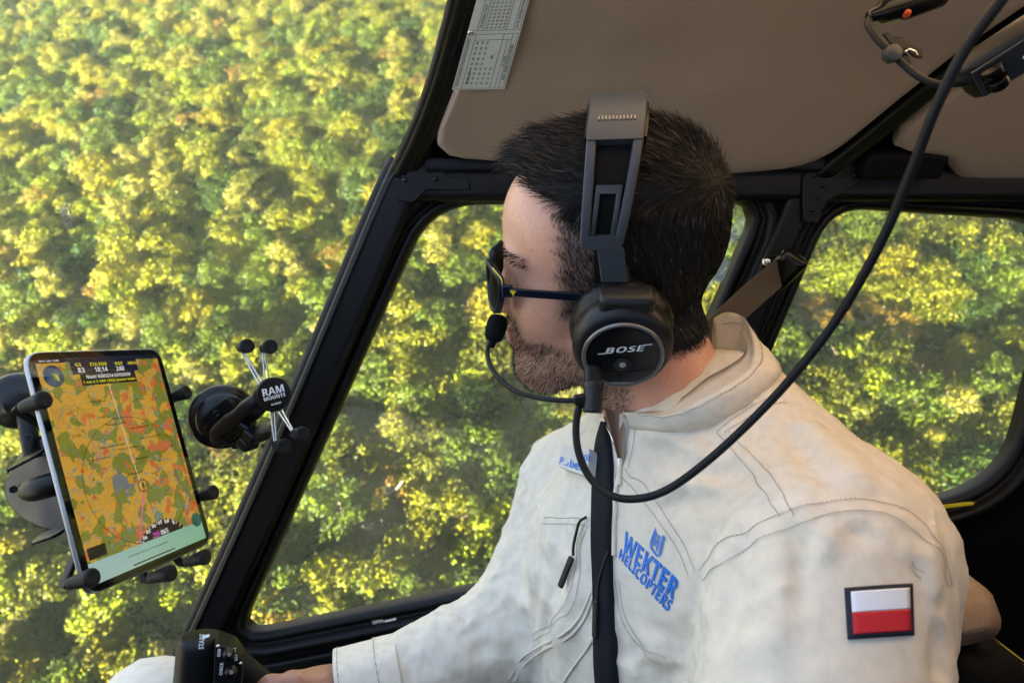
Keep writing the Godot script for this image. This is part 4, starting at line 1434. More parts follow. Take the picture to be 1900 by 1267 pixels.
	for k in 13:
		var t := k / 12.0
		vneck.append([(Vector3(0.0853, 0.9316, -0.6050)).lerp(Vector3(0.0933, 0.8943, -0.5730), t), (Vector3(0.0928, 0.9278, -0.6114)).lerp(Vector3(0.0956, 0.8926, -0.5778), t), (Vector3(0.1015, 0.9286, -0.5943)).lerp(Vector3(0.0967, 0.8943, -0.5730), t)])
	part(coat, "lining", sheet(vneck), mat("brown_lining", lin(0.20, 0.115, 0.075), 0.85))
	# cuff
	var cuff := []
	var c0: Vector3 = Vector3(-0.1207, 0.6090, -0.6669)
	var c1: Vector3 = Vector3(-0.1835, 0.5996, -0.6500)
	var ax := (c1 - c0).normalized()
	var sx := ax.cross(Vector3.UP).normalized()
	var sy := sx.cross(ax)
	for q in [[0.0, 0.0465], [0.02, 0.0475], [0.35, 0.0485], [0.37, 0.0475], [0.9, 0.0485], [0.97, 0.0490], [1.0, 0.0482], [1.0, 0.0460], [0.95, 0.0455], [0.4, 0.044]]:
		var row := []
		for k in 40:
			var an := TAU * k / 40
			var rr: float = q[1] * (1.0 + 0.03 * sin(an * 3.0 + 1.0) + 0.02 * sin(an * 7.0))
			row.append(c0.lerp(c1, q[0]) + (sx * cos(an) + sy * sin(an)) * rr)
		cuff.append(row)
	var cf := part(coat, "cuff", sheet(cuff, true), M.beige_cotton)
	var cst := Shape.new()
	for k in 40:
		for off in [0.34, 0.93]:
			var an0 := TAU * (k + 0.1) / 40
			var an1 := TAU * (k + 0.8) / 40
			var o := c0.lerp(c1, off)
			cst.add(tube([o + (sx * cos(an0) + sy * sin(an0)) * 0.0492 * (1.0 + 0.03 * sin(an0 * 3.0 + 1.0) + 0.02 * sin(an0 * 7.0)), o + (sx * cos(an1) + sy * sin(an1)) * 0.0492 * (1.0 + 0.03 * sin(an1 * 3.0 + 1.0) + 0.02 * sin(an1 * 7.0))], 0.0004, 4))
	part(cf, "stitching", cst, M.thread)
	# flag patch on the sleeve
	var f00: Vector3 = Vector3(0.2080, 0.8450, -0.3822)
	var f10: Vector3 = Vector3(0.2510, 0.8453, -0.3861)
	var f01: Vector3 = Vector3(0.2130, 0.8690, -0.4009)
	var f11: Vector3 = Vector3(0.2581, 0.8700, -0.4044)
	var fl := soft(f00, f10, f01, f11)
	var flag := part(coat, "flag_patch", cloth_patch(fl, 0.0, 0.0, 1.0, 1.0, 0.0018), M.navy_embroidery, "navy bordered white and red flag patch on the sleeve")
	part(flag, "white_stripe", cloth_patch(fl, 0.065, 0.50, 0.935, 0.915, 0.0022), M.white_embroidery)
	part(flag, "red_stripe", cloth_patch(fl, 0.065, 0.085, 0.935, 0.50, 0.0022), M.red_embroidery)
	# embroidered name of the operator
	part(coat, "embroidered_name", lettering("WEKTER", cloth_place(Vector3(0.0959, 0.8214, -0.5465), Vector3(0.1299, 0.8007, -0.5014), Vector3(0.0986, 0.8374, -0.5485), Vector3(0.1338, 0.8186, -0.4972), 0.0014), true, true), blue, "blue embroidered lettering on the chest")
	part(coat, "embroidered_name", lettering("HELICOPTERS", cloth_place(Vector3(0.0930, 0.8133, -0.5477), Vector3(0.1268, 0.7885, -0.5043), Vector3(0.0947, 0.8212, -0.5479), Vector3(0.1299, 0.7990, -0.5011), 0.0011), true, true), blue, "small blue embroidered lettering on the chest")
	var e00: Vector3 = Vector3(0.1144, 0.8276, -0.5239)
	var e10: Vector3 = Vector3(0.1229, 0.8299, -0.5142)
	var e01: Vector3 = Vector3(0.1171, 0.8510, -0.5299)
	var e11: Vector3 = Vector3(0.1266, 0.8521, -0.5187)
	var bars := [[[0.0, 0.45], [0.28, 1.0], [0.34, 0.86], [0.16, 0.40], [0.22, 0.18], [0.05, 0.25]], [[0.05, 0.25], [0.62, 0.0], [0.62, 0.10], [0.22, 0.27]], [[0.62, 0.0], [0.85, 0.10], [1.0, 0.78], [0.80, 0.80], [0.72, 0.14]], [[0.36, 0.82], [0.46, 0.80], [0.40, 0.34], [0.28, 0.36]], [[0.56, 0.76], [0.66, 0.78], [0.60, 0.20], [0.48, 0.24]], [[0.36, 0.56], [0.62, 0.54], [0.62, 0.46], [0.34, 0.48]]]
	var emblem := Shape.new()
	for bar in bars:
		var loop := []
		for q in resample(bar.map(func(z): return Vector2(z[0], z[1])), 24, true): loop.append(snap(jacket_d, e00.lerp(e10, q.x).lerp(e01.lerp(e11, q.x), q.y), 0.0012))
		var flat := PackedVector2Array()
		for q in resample(bar.map(func(z): return Vector2(z[0], z[1])), 24, true): flat.append(q)
		var k := emblem.v.size()
		for q in loop: emblem.v.append(q)
		for t in Geometry2D.triangulate_polygon(flat): emblem.i.append(t + k)
	part(coat, "emblem", emblem, blue, "blue embroidered shield emblem above the lettering")
	# name patch on the right breast
	var n00: Vector3 = Vector3(0.0577, 0.8470, -0.6658)
	var n10: Vector3 = Vector3(0.0807, 0.8627, -0.5957)
	var n01: Vector3 = Vector3(0.0661, 0.8586, -0.6995)
	var n11: Vector3 = Vector3(0.0842, 0.8845, -0.6107)
	var nup := slope(jacket_d, (n00 + n11) / 2)
	var npl := func(u: float, v: float) -> Vector3: return n00.lerp(n10, u).lerp(n01.lerp(n11, u), v) + nup * 0.013
	var tagp := part(coat, "name_patch", slab(rounded([npl.call(0, 0), npl.call(1, 0), npl.call(1, 1), npl.call(0, 1)], 0.004, 4), -nup, 0.018, 0.0005), M.patch_cloth, "pale name patch with blue lettering")
	part(tagp, "lettering", lettering("Pilot", quad_place(npl.call(0.62, 0.52), npl.call(1.05, 0.52), npl.call(0.62, 0.86), npl.call(1.05, 0.86), nup, 0.0005)), blue)
	part(tagp, "lettering", lettering("Robert", quad_place(npl.call(0.06, 0.12), npl.call(1.0, 0.12), npl.call(0.06, 0.46), npl.call(1.0, 0.46), nup, 0.0005)), blue)
	# zip pulls
	for z in [[[Vector3(0.0719, 0.8311, -0.5870), Vector3(0.0664, 0.8203, -0.5896), Vector3(0.0634, 0.8076, -0.5873), Vector3(0.0605, 0.7946, -0.5855)], Vector3(0.0600, 0.7934, -0.5857), Vector3(0.0560, 0.7638, -0.5805)], [[Vector3(0.0880, 0.8156, -0.5549), Vector3(0.0841, 0.8033, -0.5559), Vector3(0.0815, 0.7882, -0.5545), Vector3(0.0792, 0.7707, -0.5524)], Vector3(0.0792, 0.7707, -0.5524), Vector3(0.0764, 0.7373, -0.5466)]]:
		var lift: float = 0.004 if z[0][0].x < -10.0 else 0.005
		var cord := []
		cord = laid(z[0], 14, lift)
		var pull := part(coat, "zip_pull", tube(cord, 0.0014, 6), M.black_cord)
		var p0 := snap(jacket_d, z[1], lift + 0.001)
		var p1 := snap(jacket_d, z[2], lift + 0.001)
		part(pull, "tab", rbox((p0 + p1) / 2, look_basis(p1 - p0, slope(jacket_d, p0)), Vector3(0.006, 0.004, (p1 - p0).length()), 0.0015), M.black_cord)

# ---------------------------------------------------------------- seat, belt
func build_seat() -> void:
	var hide := mat("tan_leather", lin(0.26, 0.175, 0.115), 0.5)
	relief(hide, noise_tex(0.1, 256, 4, 51), 0.05, 8.0)
	var seat := thing("pilot_seat", "tan leather pilot seat behind the beige jacket", "seat", Vector3(0.25, 0.0, -0.62))
	var b := look_basis(Vector3(0.97, -0.25, 0), Vector3.UP)
	var top: Vector3 = Vector3(0.4400, 0.7303, -0.6050)
	var bc: Vector3 = Vector3(0.4456, 0.7145, -0.6428)
	part(seat, "backrest", rbox(bc + Vector3(0, 0, -0.05), Basis(Vector3(0, 0, 1), 0.25), Vector3(0.074, 0.056, 0.20), 0.026), hide, "rounded tan leather top of the backrest")
	part(seat, "seat_shell", rbox(bc + Vector3(-0.01, -0.30, -0.13), Basis(Vector3(0, 0, 1), -0.12), Vector3(0.08, 0.54, 0.38), 0.02), M.black_matt)
	part(seat, "cushion", rbox(Vector3(0.16, 0.30, -0.62), Basis(), Vector3(0.50, 0.12, 0.46), 0.04), hide)
	part(seat, "pedestal", rbox(Vector3(0.18, 0.12, -0.62), Basis(), Vector3(0.46, 0.24, 0.42), 0.02), M.black_satin)

func build_belt() -> void:
	var web := mat("webbing", lin(0.008, 0.0088, 0.012), 0.75, 0.0, 0.3)
	relief(web, noise_tex(0.3, 256, 2, 61), 0.03, 20.0)
	var tan_web := mat("brown_webbing", lin(0.075, 0.058, 0.047), 0.7)
	var belt := thing("shoulder_belt", "dark shoulder belt running from the door pillar guide down over the beige jacket", "seat belt", Vector3(0.3727, 1.0355, -0.9330))
	# front strap: left and right edges laid on the jacket
	var le := laid([Vector3(0.0885, 0.9101, -0.6285), Vector3(0.0824, 0.8877, -0.6215), Vector3(0.0784, 0.8666, -0.6059), Vector3(0.0753, 0.8342, -0.5825), Vector3(0.0740, 0.7909, -0.5646), Vector3(0.0743, 0.7464, -0.5513), Vector3(0.0767, 0.6936, -0.5453), Vector3(0.0788, 0.6570, -0.5484)], 60, 0.0, 6)
	var re := laid([Vector3(0.0908, 0.9127, -0.6200), Vector3(0.0920, 0.8960, -0.5971), Vector3(0.0920, 0.8752, -0.5834), Vector3(0.0900, 0.8426, -0.5641), Vector3(0.0885, 0.7992, -0.5493), Vector3(0.0897, 0.7555, -0.5370), Vector3(0.0941, 0.7075, -0.5267), Vector3(0.0969, 0.6743, -0.5269)], 60, 0.0, 6)
	var rows := []
	for k in 61:
		var mid: Vector3 = (le[k] + re[k]) / 2.0
		var up := slope(jacket_base, mid)
		var l: Vector3 = le[k] + up * 0.0045
		var r: Vector3 = re[k] + up * 0.0045
		rows.append([le[k] - up * 0.004, l, l.lerp(r, 0.33) + up * 0.0006, l.lerp(r, 0.67) + up * 0.0006, r, re[k] - up * 0.004])
	part(belt, "strap", sheet(rows), web)
	# strap from the shoulder up to the guide
	var p := [Vector3(0.2222, 0.9570, -0.7871), Vector3(0.2648, 0.9841, -0.8224), Vector3(0.3107, 1.0091, -0.8674), Vector3(0.3631, 1.0344, -0.9176)]
	part(belt, "strap", sweep(spline(p, 16), rect_profile(0.040, 0.002, 0.0008, 2), Vector3(-0.5, 0.75, 0.35)), tan_web, "worn brown strap between shoulder and guide")
	var guide := part(belt, "belt_guide", rbox(Vector3(0.3667, 1.0366, -0.9179), look_basis(Vector3(-0.55, -0.35, 0.75), Vector3(0.6, 0.8, 0.2)), Vector3(0.038, 0.058, 0.022), 0.009), M.black_gloss)
	part(guide, "edge_ring", tube([Vector3(0.3376, 1.0472, -0.9096), Vector3(0.3443, 1.0559, -0.9061), Vector3(0.3657, 1.0587, -0.9066), Vector3(0.3821, 1.0528, -0.9106), Vector3(0.3835, 1.0337, -0.9073)], 0.0018, 6), M.black_gloss)
	part(guide, "bolt", lathe([Vector2(0.006, 0), Vector2(0.006, 0.003), Vector2(0.004, 0.005), Vector2(0.0001, 0.005)], Vector3(0.3379, 1.0475, -0.9046), Vector3(-0.3, 0, 1), 10), M.steel)

# ---------------------------------------------------------------- sunglasses
func build_sunglasses() -> void:
	var navy := mat("navy_frame", lin(0.003, 0.0042, 0.013), 0.38, 0.0, 0.35)
	var lens := mat("dark_lens", lin(0.003, 0.003, 0.0028), 0.3, 0.0, 0.1)
	mat("yellow_paint", lin(0.75, 0.62, 0.02), 0.5)
	var g := thing("sunglasses", "navy wraparound sunglasses with thin yellow lines on the pilot's face", "sunglasses", HEAD * Vector3(0.11, 0.01, 0))
	var front := func(z: float, y: float) -> Vector3: return HEAD * Vector3(0.1135 - 4.6 * z * z - 0.9 * (y - 0.012) * (y - 0.012), y, z)
	for side in [1.0, -1.0]:
		var loop := []
		for q in rounded([Vector2(0.009, 0.024), Vector2(0.067, 0.027), Vector2(0.0665, 0.010), Vector2(0.054, -0.013), Vector2(0.024, -0.014), Vector2(0.010, -0.002)], [0.008, 0.009, 0.02, 0.016, 0.016, 0.012], 6): loop.append(front.call(q.x * side, q.y))
		loop = resample(loop, 60, true)
		var f := part(g, "frame_rim", sweep(loop, rect_profile(0.0060, 0.0048, 0.0014, 2), HEAD.basis.x, true), navy)
		var mid := Vector3.ZERO
		for p in loop: mid += p
		mid /= loop.size()
		var rows := []
		for k in 7:
			var row := []
			for p in loop:
				var l: Vector3 = HEAD.affine_inverse() * (mid.lerp(p, maxf(k / 6.0, 0.002)))
				row.append(front.call(l.z, l.y) - HEAD.basis.x * 0.0004)
			rows.append(row)
		part(g, "lens", sheet(rows, true), lens)
		var line := []
		for k in 12:
			var t := k / 11.0
			line.append(front.call(side * lerpf(0.050, 0.0702, smoothstep(0.0, 0.6, t)), lerpf(0.0292, 0.016, t * t)) + HEAD.basis * Vector3(0.001, 0.0012, 0.0006 * side))
		part(f, "yellow_line", tube(line, 0.00045, 5), M.yellow_paint)
		var arm := spline([HEAD * Vector3(0.0895, 0.0165, 0.0695 * side), HEAD * Vector3(0.076, 0.0165, 0.0755 * side), HEAD * Vector3(0.045, 0.0155, 0.0790 * side), HEAD * Vector3(0.005, 0.0125, 0.0795 * side), HEAD * Vector3(-0.012, 0.006, 0.0790 * side)], 20)
		part(g, "temple_arm", sweep(arm, rect_profile(0.0072, 0.0032, 0.001, 2), HEAD.basis.y), navy)
		part(g, "hinge", rbox(HEAD * Vector3(0.0875, 0.0165, 0.0715 * side), HEAD.basis, Vector3(0.010, 0.0115, 0.005), 0.0015), navy)
	part(g, "bridge", tube([front.call(-0.011, 0.014), front.call(0.0, 0.017) + HEAD.basis.x * 0.002, front.call(0.011, 0.014)], 0.0026, 8), navy)
	var wing := Shape.new()
	for s in [[[0.0, 0.0], [0.45, 0.62], [0.5, 0.25]], [[1.0, 0.0], [0.55, 0.62], [0.5, 0.25]], [[0.25, 0.0], [0.75, 0.0], [0.5, 0.2]], [[0.36, 0.45], [0.64, 0.45], [0.5, 0.85]]]:
		var k := wing.v.size()
		for q in s: wing.v.append(HEAD * Vector3(0.0850 - q[0] * 0.0065, 0.0192 - q[1] * 0.0062, 0.0768 + q[0] * 0.0008))
		wing.tri(k, k + 1, k + 2)
	part(g, "yellow_mark", wing, M.yellow_paint)

# ---------------------------------------------------------------- headset
func build_headset() -> void:
	var gun := mat("gunmetal", lin(0.045, 0.050, 0.058), 0.42, 0.0, 0.30)
	var grey := mat("slate_plastic", lin(0.020, 0.024, 0.030), 0.45)
	var shell := mat("headset_shell", lin(0.007, 0.0072, 0.008), 0.42, 0.0, 0.4)
	var leather := mat("ear_leather", lin(0.004, 0.004, 0.0045), 0.4, 0.0, 0.35)
	relief(leather, noise_tex(0.08, 256, 3, 71), 0.06, 12.0)
	var foam := mat("mic_foam", lin(0.007, 0.007, 0.0075), 0.95, 0.0, 0.2)
	relief(foam, noise_tex(0.4, 256, 2, 73), 0.12, 18.0)
	mat("white_print", lin(0.72, 0.73, 0.74), 0.5)
	mat("silver_ring", lin(0.20, 0.19, 0.18), 0.35, 0.6)
	var hs := thing("headset", "black and grey aviation headset with boom microphone worn by the pilot", "headset", HEAD * Vector3(0, 0.14, 0))
	# ear cups
	for side in [1.0, -1.0]:
		var n := Vector3(-0.03, -0.26, 0.96 * side).normalized()
		var e := Vector3(-0.010, -0.008, 0.071 * side)
		var b := HEAD.basis * look_basis(n, Vector3.UP)
		var o := HEAD * e
		var ring := func(h: float, rx: float, ry: float, drop := 0.0) -> Array:
			var row := []
			for k in 56:
				var a := TAU * k / 56
				row.append(o + b.z * h + b.x * cos(a) * rx + b.y * (sin(a) * ry - drop))
			return row
		var cush := []
		for q in [[-0.004, 0.034], [0.0, 0.0395], [0.006, 0.0430], [0.012, 0.0440], [0.018, 0.0430], [0.023, 0.0400]]:
			var row := []
			for k in 56:
				var a := TAU * k / 56
				var pucker: float = 1.0 + 0.012 * sin(a * 26.0) * sin(PI * clampf((q[0] + 0.004) / 0.027, 0.0, 1.0))
				row.append(o + b.z * q[0] + (b.x * cos(a) * q[1] + b.y * sin(a) * (q[1] * 1.06)) * pucker)
			cush.append(row)
		var cup := part(hs, "ear_cup", sheet([ring.call(0.020, 0.0375, 0.0405), ring.call(0.024, 0.0405, 0.0430), ring.call(0.034, 0.0415, 0.0435), ring.call(0.0400, 0.0408, 0.0425), ring.call(0.0445, 0.0378, 0.0390, 0.001), ring.call(0.0462, 0.0345, 0.0355, 0.002), ring.call(0.0458, 0.0335, 0.0345, 0.003)], true), shell)
		part(cup, "ear_cushion", sheet(cush, true), leather)
		part(cup, "trim_ring", sheet([ring.call(0.0440, 0.0338, 0.0348, 0.003), ring.call(0.0476, 0.0334, 0.0344, 0.003), ring.call(0.0482, 0.0318, 0.0328, 0.003), ring.call(0.0468, 0.0300, 0.0310, 0.003)], true), M.silver_ring)
		var plate := sheet([ring.call(0.0468, 0.0302, 0.0312, 0.003), ring.call(0.0476, 0.0290, 0.0300, 0.003), ring.call(0.0484, 0.0200, 0.0210, 0.003), ring.call(0.0487, 0.0100, 0.0105, 0.003), ring.call(0.0488, 0.0001, 0.0001, 0.003)], true)
		part(cup, "outer_plate", plate, M.black_gloss)
		# grey band across the upper half of the cup
		if side > 0.0:
			var on := func(x: float, y: float, w: float) -> Vector3: return o + b.z * (0.0489 + 0.0004 * w) - b.x * x + b.y * (y - 0.003)
			var put := func(x0: float, x1: float, y0: float, y1: float, slant: float, shear: float) -> Callable: return func(u: float, v: float, w: float) -> Vector3: return on.call(lerpf(x0, x1, u) + shear * v, lerpf(y0, y1, v) + slant * u, w)
			var logo := part(cup, "lettering", lettering("BOSE", put.call(-0.0145, 0.0155, 0.0048, 0.0112, 0.0030, 0.0018)), M.white_print, "white maker's lettering on the ear cup")
			var dash := Shape.new()
			dash.flat_quad(on.call(-0.0205, 0.0040, 1.0), on.call(-0.0140, 0.0046, 1.0), on.call(-0.0138, 0.0056, 1.0), on.call(-0.0205, 0.0049, 1.0))
			dash.flat_quad(on.call(0.0160, 0.0137, 1.0), on.call(0.0225, 0.0144, 1.0), on.call(0.0225, 0.0153, 1.0), on.call(0.0162, 0.0147, 1.0))
			part(logo, "stroke", dash, M.white_print)
			part(cup, "lettering", lettering("A20 Aviation", put.call(-0.0085, 0.0095, -0.0290, -0.0268, 0.0, 0.0), false), M.white_print)
			part(cup, "vent_dish", lathe([Vector2(0.0075, 0.0), Vector2(0.0072, 0.0006), Vector2(0.0055, 0.0002), Vector2(0.0025, -0.0002), Vector2(0.0001, -0.0003)], on.call(0.0, -0.0075, 1.0), b.z, 24), shell)
			part(cup, "button", lathe([Vector2(0.0028, 0.0), Vector2(0.0026, 0.0005), Vector2(0.0001, 0.0007)], on.call(0.0, -0.0075, 1.2), b.z, 18), mat("grey_button", lin(0.30, 0.29, 0.28), 0.5))
			part(cup, "port", lathe([Vector2(0.0023, 0.0), Vector2(0.0021, 0.0004), Vector2(0.0012, -0.0004), Vector2(0.0001, -0.0004)], on.call(-0.002, -0.0222, 1.0), b.z, 16), M.black_rubber)
			var seamline := []
			for k in 15: seamline.append(on.call(lerpf(-0.0275, 0.0275, k / 14.0), -0.0125 - 0.004 * sin(PI * k / 14.0), 0.6))
			part(cup, "panel_seam", tube(seamline, 0.00035, 4), M.black_rubber)
		# yoke block over the cup
		part(cup, "yoke", rbox(o + b.z * 0.030 + b.y * 0.041 + b.x * -0.002, b, Vector3(0.044, 0.018, 0.022), 0.005), shell)
	# headband: an arch of two rails with a slot, bridged at the ends, solid on top
	var arch := func(t: float) -> Vector3:     # t 0 left end .. 1 right end
		var a := lerpf(-0.10, PI + 0.10, t)
		return Vector3(0.006 - 0.012 * sin(a), 0.072 + 0.088 * sin(a), 0.092 * cos(a))
	var width := func(t: float) -> float: return 0.017 + 0.0065 * sin(PI * clampf(t, 0.0, 1.0))
	var norm := func(t: float) -> Vector3:
		var a := lerpf(-0.10, PI + 0.10, t)
		return Vector3(0, sin(a), cos(a)).normalized()
	var strip := func(t0: float, t1: float, f0: Callable, f1: Callable, h: float, n: int) -> Shape:
		var rows := []
		for k in n + 1:
			var t := lerpf(t0, t1, float(k) / n)
			var c: Vector3 = arch.call(t)
			var up: Vector3 = norm.call(t)
			var x0: float = f0.call(t)
			var x1: float = f1.call(t)
			var bv := 0.0014
			var row := []
			for q in [[x0, 0.0], [x0, h - bv], [x0 + bv, h], [x1 - bv, h], [x1, h - bv], [x1, 0.0]]: row.append(HEAD * (c + Vector3(q[0], 0, 0) + up * q[1]))
			rows.append(row)
		var s := sheet(rows, true)
		cap(s, rows[0])
		cap(s, rows[-1], true)
		return s
	var band := part(hs, "headband", strip.call(0.27, 0.73, func(t): return -width.call(t), func(t): return width.call(t), 0.009, 30), gun)
	for seg in [[0.015, 0.27], [0.73, 0.985]]:
		for r in [-1.0, 1.0]:
			part(band, "band_rail", strip.call(seg[0], seg[1], func(t): return (-width.call(t) if r < 0.0 else width.call(t) - 0.0078), func(t): return (-width.call(t) + 0.0078 if r < 0.0 else width.call(t)), 0.008, 14), gun)
		var lowt: float = 0.0 if seg[0] < 0.5 else 1.0
		var sgn := 1.0 if lowt < 0.5 else -1.0
		part(band, "band_bridge", strip.call(lowt, lowt + sgn * 0.032, func(t): return -width.call(t) + 0.001, func(t): return width.call(t) - 0.001, 0.0082, 4), gun)
		part(band, "slot_backing", strip.call(seg[0], seg[1], func(t): return -width.call(t) + 0.006, func(t): return width.call(t) - 0.006, 0.0012, 10), M.black_matt)
	part(band, "head_pad", strip.call(0.30, 0.70, func(t): return -width.call(t) - 0.002, func(t): return width.call(t) + 0.002, -0.012, 24), leather)
	for q in [0.335]:
		for k in 11:
			var x := lerpf(-0.014, 0.014, k / 10.0)
			part(band, "grip_tooth", rbox(HEAD * (arch.call(q) + Vector3(x, 0, 0) + norm.call(q) * 0.0092), HEAD.basis * look_basis(norm.call(q), Vector3(1, 0, 0)), Vector3(0.0045, 0.0014, 0.0022), 0.0004), M.silver_ring)
	# sliders: a stem on each yoke that runs up inside the slot
	for side in [1.0, -1.0]:
		var along := []
		for q in [[0.0, 0.0], [0.002, 0.014], [0.0035, 0.026]]: along.append([Vector3(q[0] - 0.004, 0.036 + q[1], (0.0985 - q[1] * 0.10) * side), Vector3(0, 0.10, side).normalized()])
		for k in 8:
			var t := 0.01 + k * 0.021
			if side < 0.0: t = 1.0 - t
			along.append([arch.call(t) + norm.call(t) * 0.002, norm.call(t)])
		var ribbon := func(from: int, to: int, x0: float, x1: float) -> Shape:
			var rows := []
			for k in range(from, to + 1):
				var c: Vector3 = along[k][0]
				var up: Vector3 = along[k][1]
				var row := []
				for q in [[x0, 0.0], [x0, 0.0028], [x0 + 0.001, 0.0036], [x1 - 0.001, 0.0036], [x1, 0.0028], [x1, 0.0]]: row.append(HEAD * (c + Vector3(q[0], 0, 0) + up * q[1]))
				rows.append(row)
			var s := sheet(rows, true)
			cap(s, rows[0])
			cap(s, rows[-1], true)
			return s
		var stem := part(hs, "slider", ribbon.call(0, 2, -0.0105, 0.0105), grey)
		part(stem, "slider_rail", ribbon.call(2, 9, -0.0105, -0.0058), grey)
		part(stem, "slider_rail", ribbon.call(2, 9, 0.0058, 0.0105), grey)
		part(stem, "slider_end", ribbon.call(9, 10, -0.0105, 0.0105), grey)
	# thin wire loop behind the slider
	part(hs, "wire", tube(spline([Vector3(0.0865, 1.0716, -0.5484), Vector3(0.0926, 1.0622, -0.5467), Vector3(0.0926, 1.0494, -0.5445), Vector3(0.0865, 1.0418, -0.5431)], 16), 0.0011, 6), M.black_rubber)
	# boom microphone
	var pivot: Vector3 = Vector3(0.0653, 0.9608, -0.5289)
	var boom := part(hs, "boom_pivot", lathe([Vector2(0.0001, -0.012), Vector2(0.0070, -0.012), Vector2(0.0078, -0.0105), Vector2(0.0078, 0.006), Vector2(0.0085, 0.007), Vector2(0.0085, 0.012), Vector2(0.0072, 0.0135), Vector2(0.0001, 0.0138)], pivot, Vector3(0.05, 0.75, -0.25), 24), shell)
	part(boom, "pivot_arm", rbox((pivot + Vector3(0.0554, 0.9596, -0.5286)) / 2, look_basis(Vector3(0.0554, 0.9596, -0.5286) - pivot, Vector3.UP), Vector3(0.007, 0.0085, 0.022), 0.002), shell)
	part(boom, "pivot_stem", rbox(pivot + Vector3(0.002, 0.018, -0.026), look_basis(Vector3(0, 0.8, -0.5), Vector3(1, 0, 0)), Vector3(0.014, 0.014, 0.036), 0.004), shell)
	var mic: Vector3 = Vector3(-0.0154, 0.9993, -0.6372)
	var neck := spline([Vector3(0.0597, 0.9591, -0.5286), Vector3(0.0437, 0.9574, -0.5333), Vector3(0.0224, 0.9557, -0.5483), Vector3(0.0000, 0.9580, -0.5690), Vector3(-0.0169, 0.9681, -0.5962), Vector3(-0.0230, 0.9800, -0.6186), Vector3(-0.0208, 0.9876, -0.6301)], 90)
	var rads := []
	for k in neck.size(): rads.append(0.00205 + (0.00022 if k % 2 == 0 else 0.0))
	part(hs, "boom", tube(neck, rads, 10), M.black_rubber)
	part(hs, "microphone", lathe([Vector2(0.0001, -0.0185), Vector2(0.0030, -0.0182), Vector2(0.0040, -0.012), Vector2(0.0072, -0.0105), Vector2(0.0086, -0.008), Vector2(0.0100, -0.002), Vector2(0.0100, 0.006), Vector2(0.0090, 0.011), Vector2(0.0060, 0.0135), Vector2(0.0001, 0.0142)], mic, (mic - Vector3(-0.0203, 0.9816, -0.6290)).normalized(), 28), foam)
	# cable from the cup across the chest and up to the roof
	var cable := spline([Vector3(0.0548, 0.9558, -0.5310), Vector3(0.0518, 0.9378, -0.5279), Vector3(0.0536, 0.9174, -0.5212), Vector3(0.0626, 0.8988, -0.5129), Vector3(0.0782, 0.8893, -0.5010), Vector3(0.0974, 0.8904, -0.4931), Vector3(0.1185, 0.9001, -0.4877), Vector3(0.1443, 0.9237, -0.4817), Vector3(0.1729, 0.9554, -0.4771), Vector3(0.1981, 0.9917, -0.4683), Vector3(0.2209, 1.0358, -0.4558), Vector3(0.2338, 1.0870, -0.4343), Vector3(0.2379, 1.1283, -0.4162), Vector3(0.2399, 1.1621, -0.4019), Vector3(0.2467, 1.1915, -0.3918), Vector3(0.2570, 1.2155, -0.3808), Vector3(0.2694, 1.2371, -0.3796)], 150)
	part(hs, "cable", tube(cable, 0.0031, 12), M.black_rubber)
	# inline control module under the roof
	var mb := look_basis(Vector3(0.3861, 1.2438, -0.5026) - Vector3(0.3472, 1.2131, -0.5277), Vector3(0.2, -0.4, 0.9))
	var mc: Vector3 = Vector3(0.3676, 1.2256, -0.5146)
	var module := part(hs, "control_module", rbox(mc, Basis(mb.x, mb.y, mb.z), Vector3(0.036, 0.022, 0.088), 0.009), shell)
	part(module, "face_plate", rbox(mc + mb.y * 0.0105, mb, Vector3(0.026, 0.003, 0.074), 0.001), grey)
	for k in 2:
		var w := mc + mb.y * 0.012 + mb.z * (-0.026) + mb.x * (0.006 - 0.012 * k)
		part(module, "volume_wheel", lathe([Vector2(0.0001, -0.004), Vector2(0.0070, -0.004), Vector2(0.0076, -0.003), Vector2(0.0076, 0.003), Vector2(0.0070, 0.004), Vector2(0.0001, 0.004)], w, mb.x, 22), M.black_gloss)
	part(module, "indicator", lathe([Vector2(0.0016, 0), Vector2(0.0012, 0.001), Vector2(0.0001, 0.0012)], mc + mb.y * 0.0125 + mb.z * -0.006, mb.y, 10), M.white_print)
	part(module, "indicator", lathe([Vector2(0.0024, 0), Vector2(0.0020, 0.001), Vector2(0.0001, 0.0014)], mc + mb.y * 0.0125 + mb.z * 0.012, mb.y, 12), M.black_gloss)
	var boot := []
	for q in [Vector3(0.3503, 1.2101, -0.5241), Vector3(0.3421, 1.2060, -0.5264), Vector3(0.3347, 1.2033, -0.5280), Vector3(0.3254, 1.2016, -0.5287)]: boot.append(q)
	part(module, "strain_relief", tube(boot, [0.0080, 0.0065, 0.0052, 0.0036], 10), M.black_rubber)
	var lead := spline([Vector3(0.3273, 1.2020, -0.5287), Vector3(0.3166, 1.2008, -0.5306), Vector3(0.3056, 1.2074, -0.5368), Vector3(0.2967, 1.2181, -0.5438), Vector3(0.2893, 1.2266, -0.5473), Vector3(0.2815, 1.2363, -0.5521), Vector3(0.2767, 1.2474, -0.5591), Vector3(0.2785, 1.2538, -0.5653), Vector3(0.2853, 1.2595, -0.5714)], 50)
	part(hs, "lead", tube(lead, 0.0027, 10), M.black_rubber)
	var jack: Vector3 = Vector3(0.2972, 1.2645, -0.5723)
	var jd := (Vector3(0.3417, 1.2812, -0.5854) - jack).normalized()
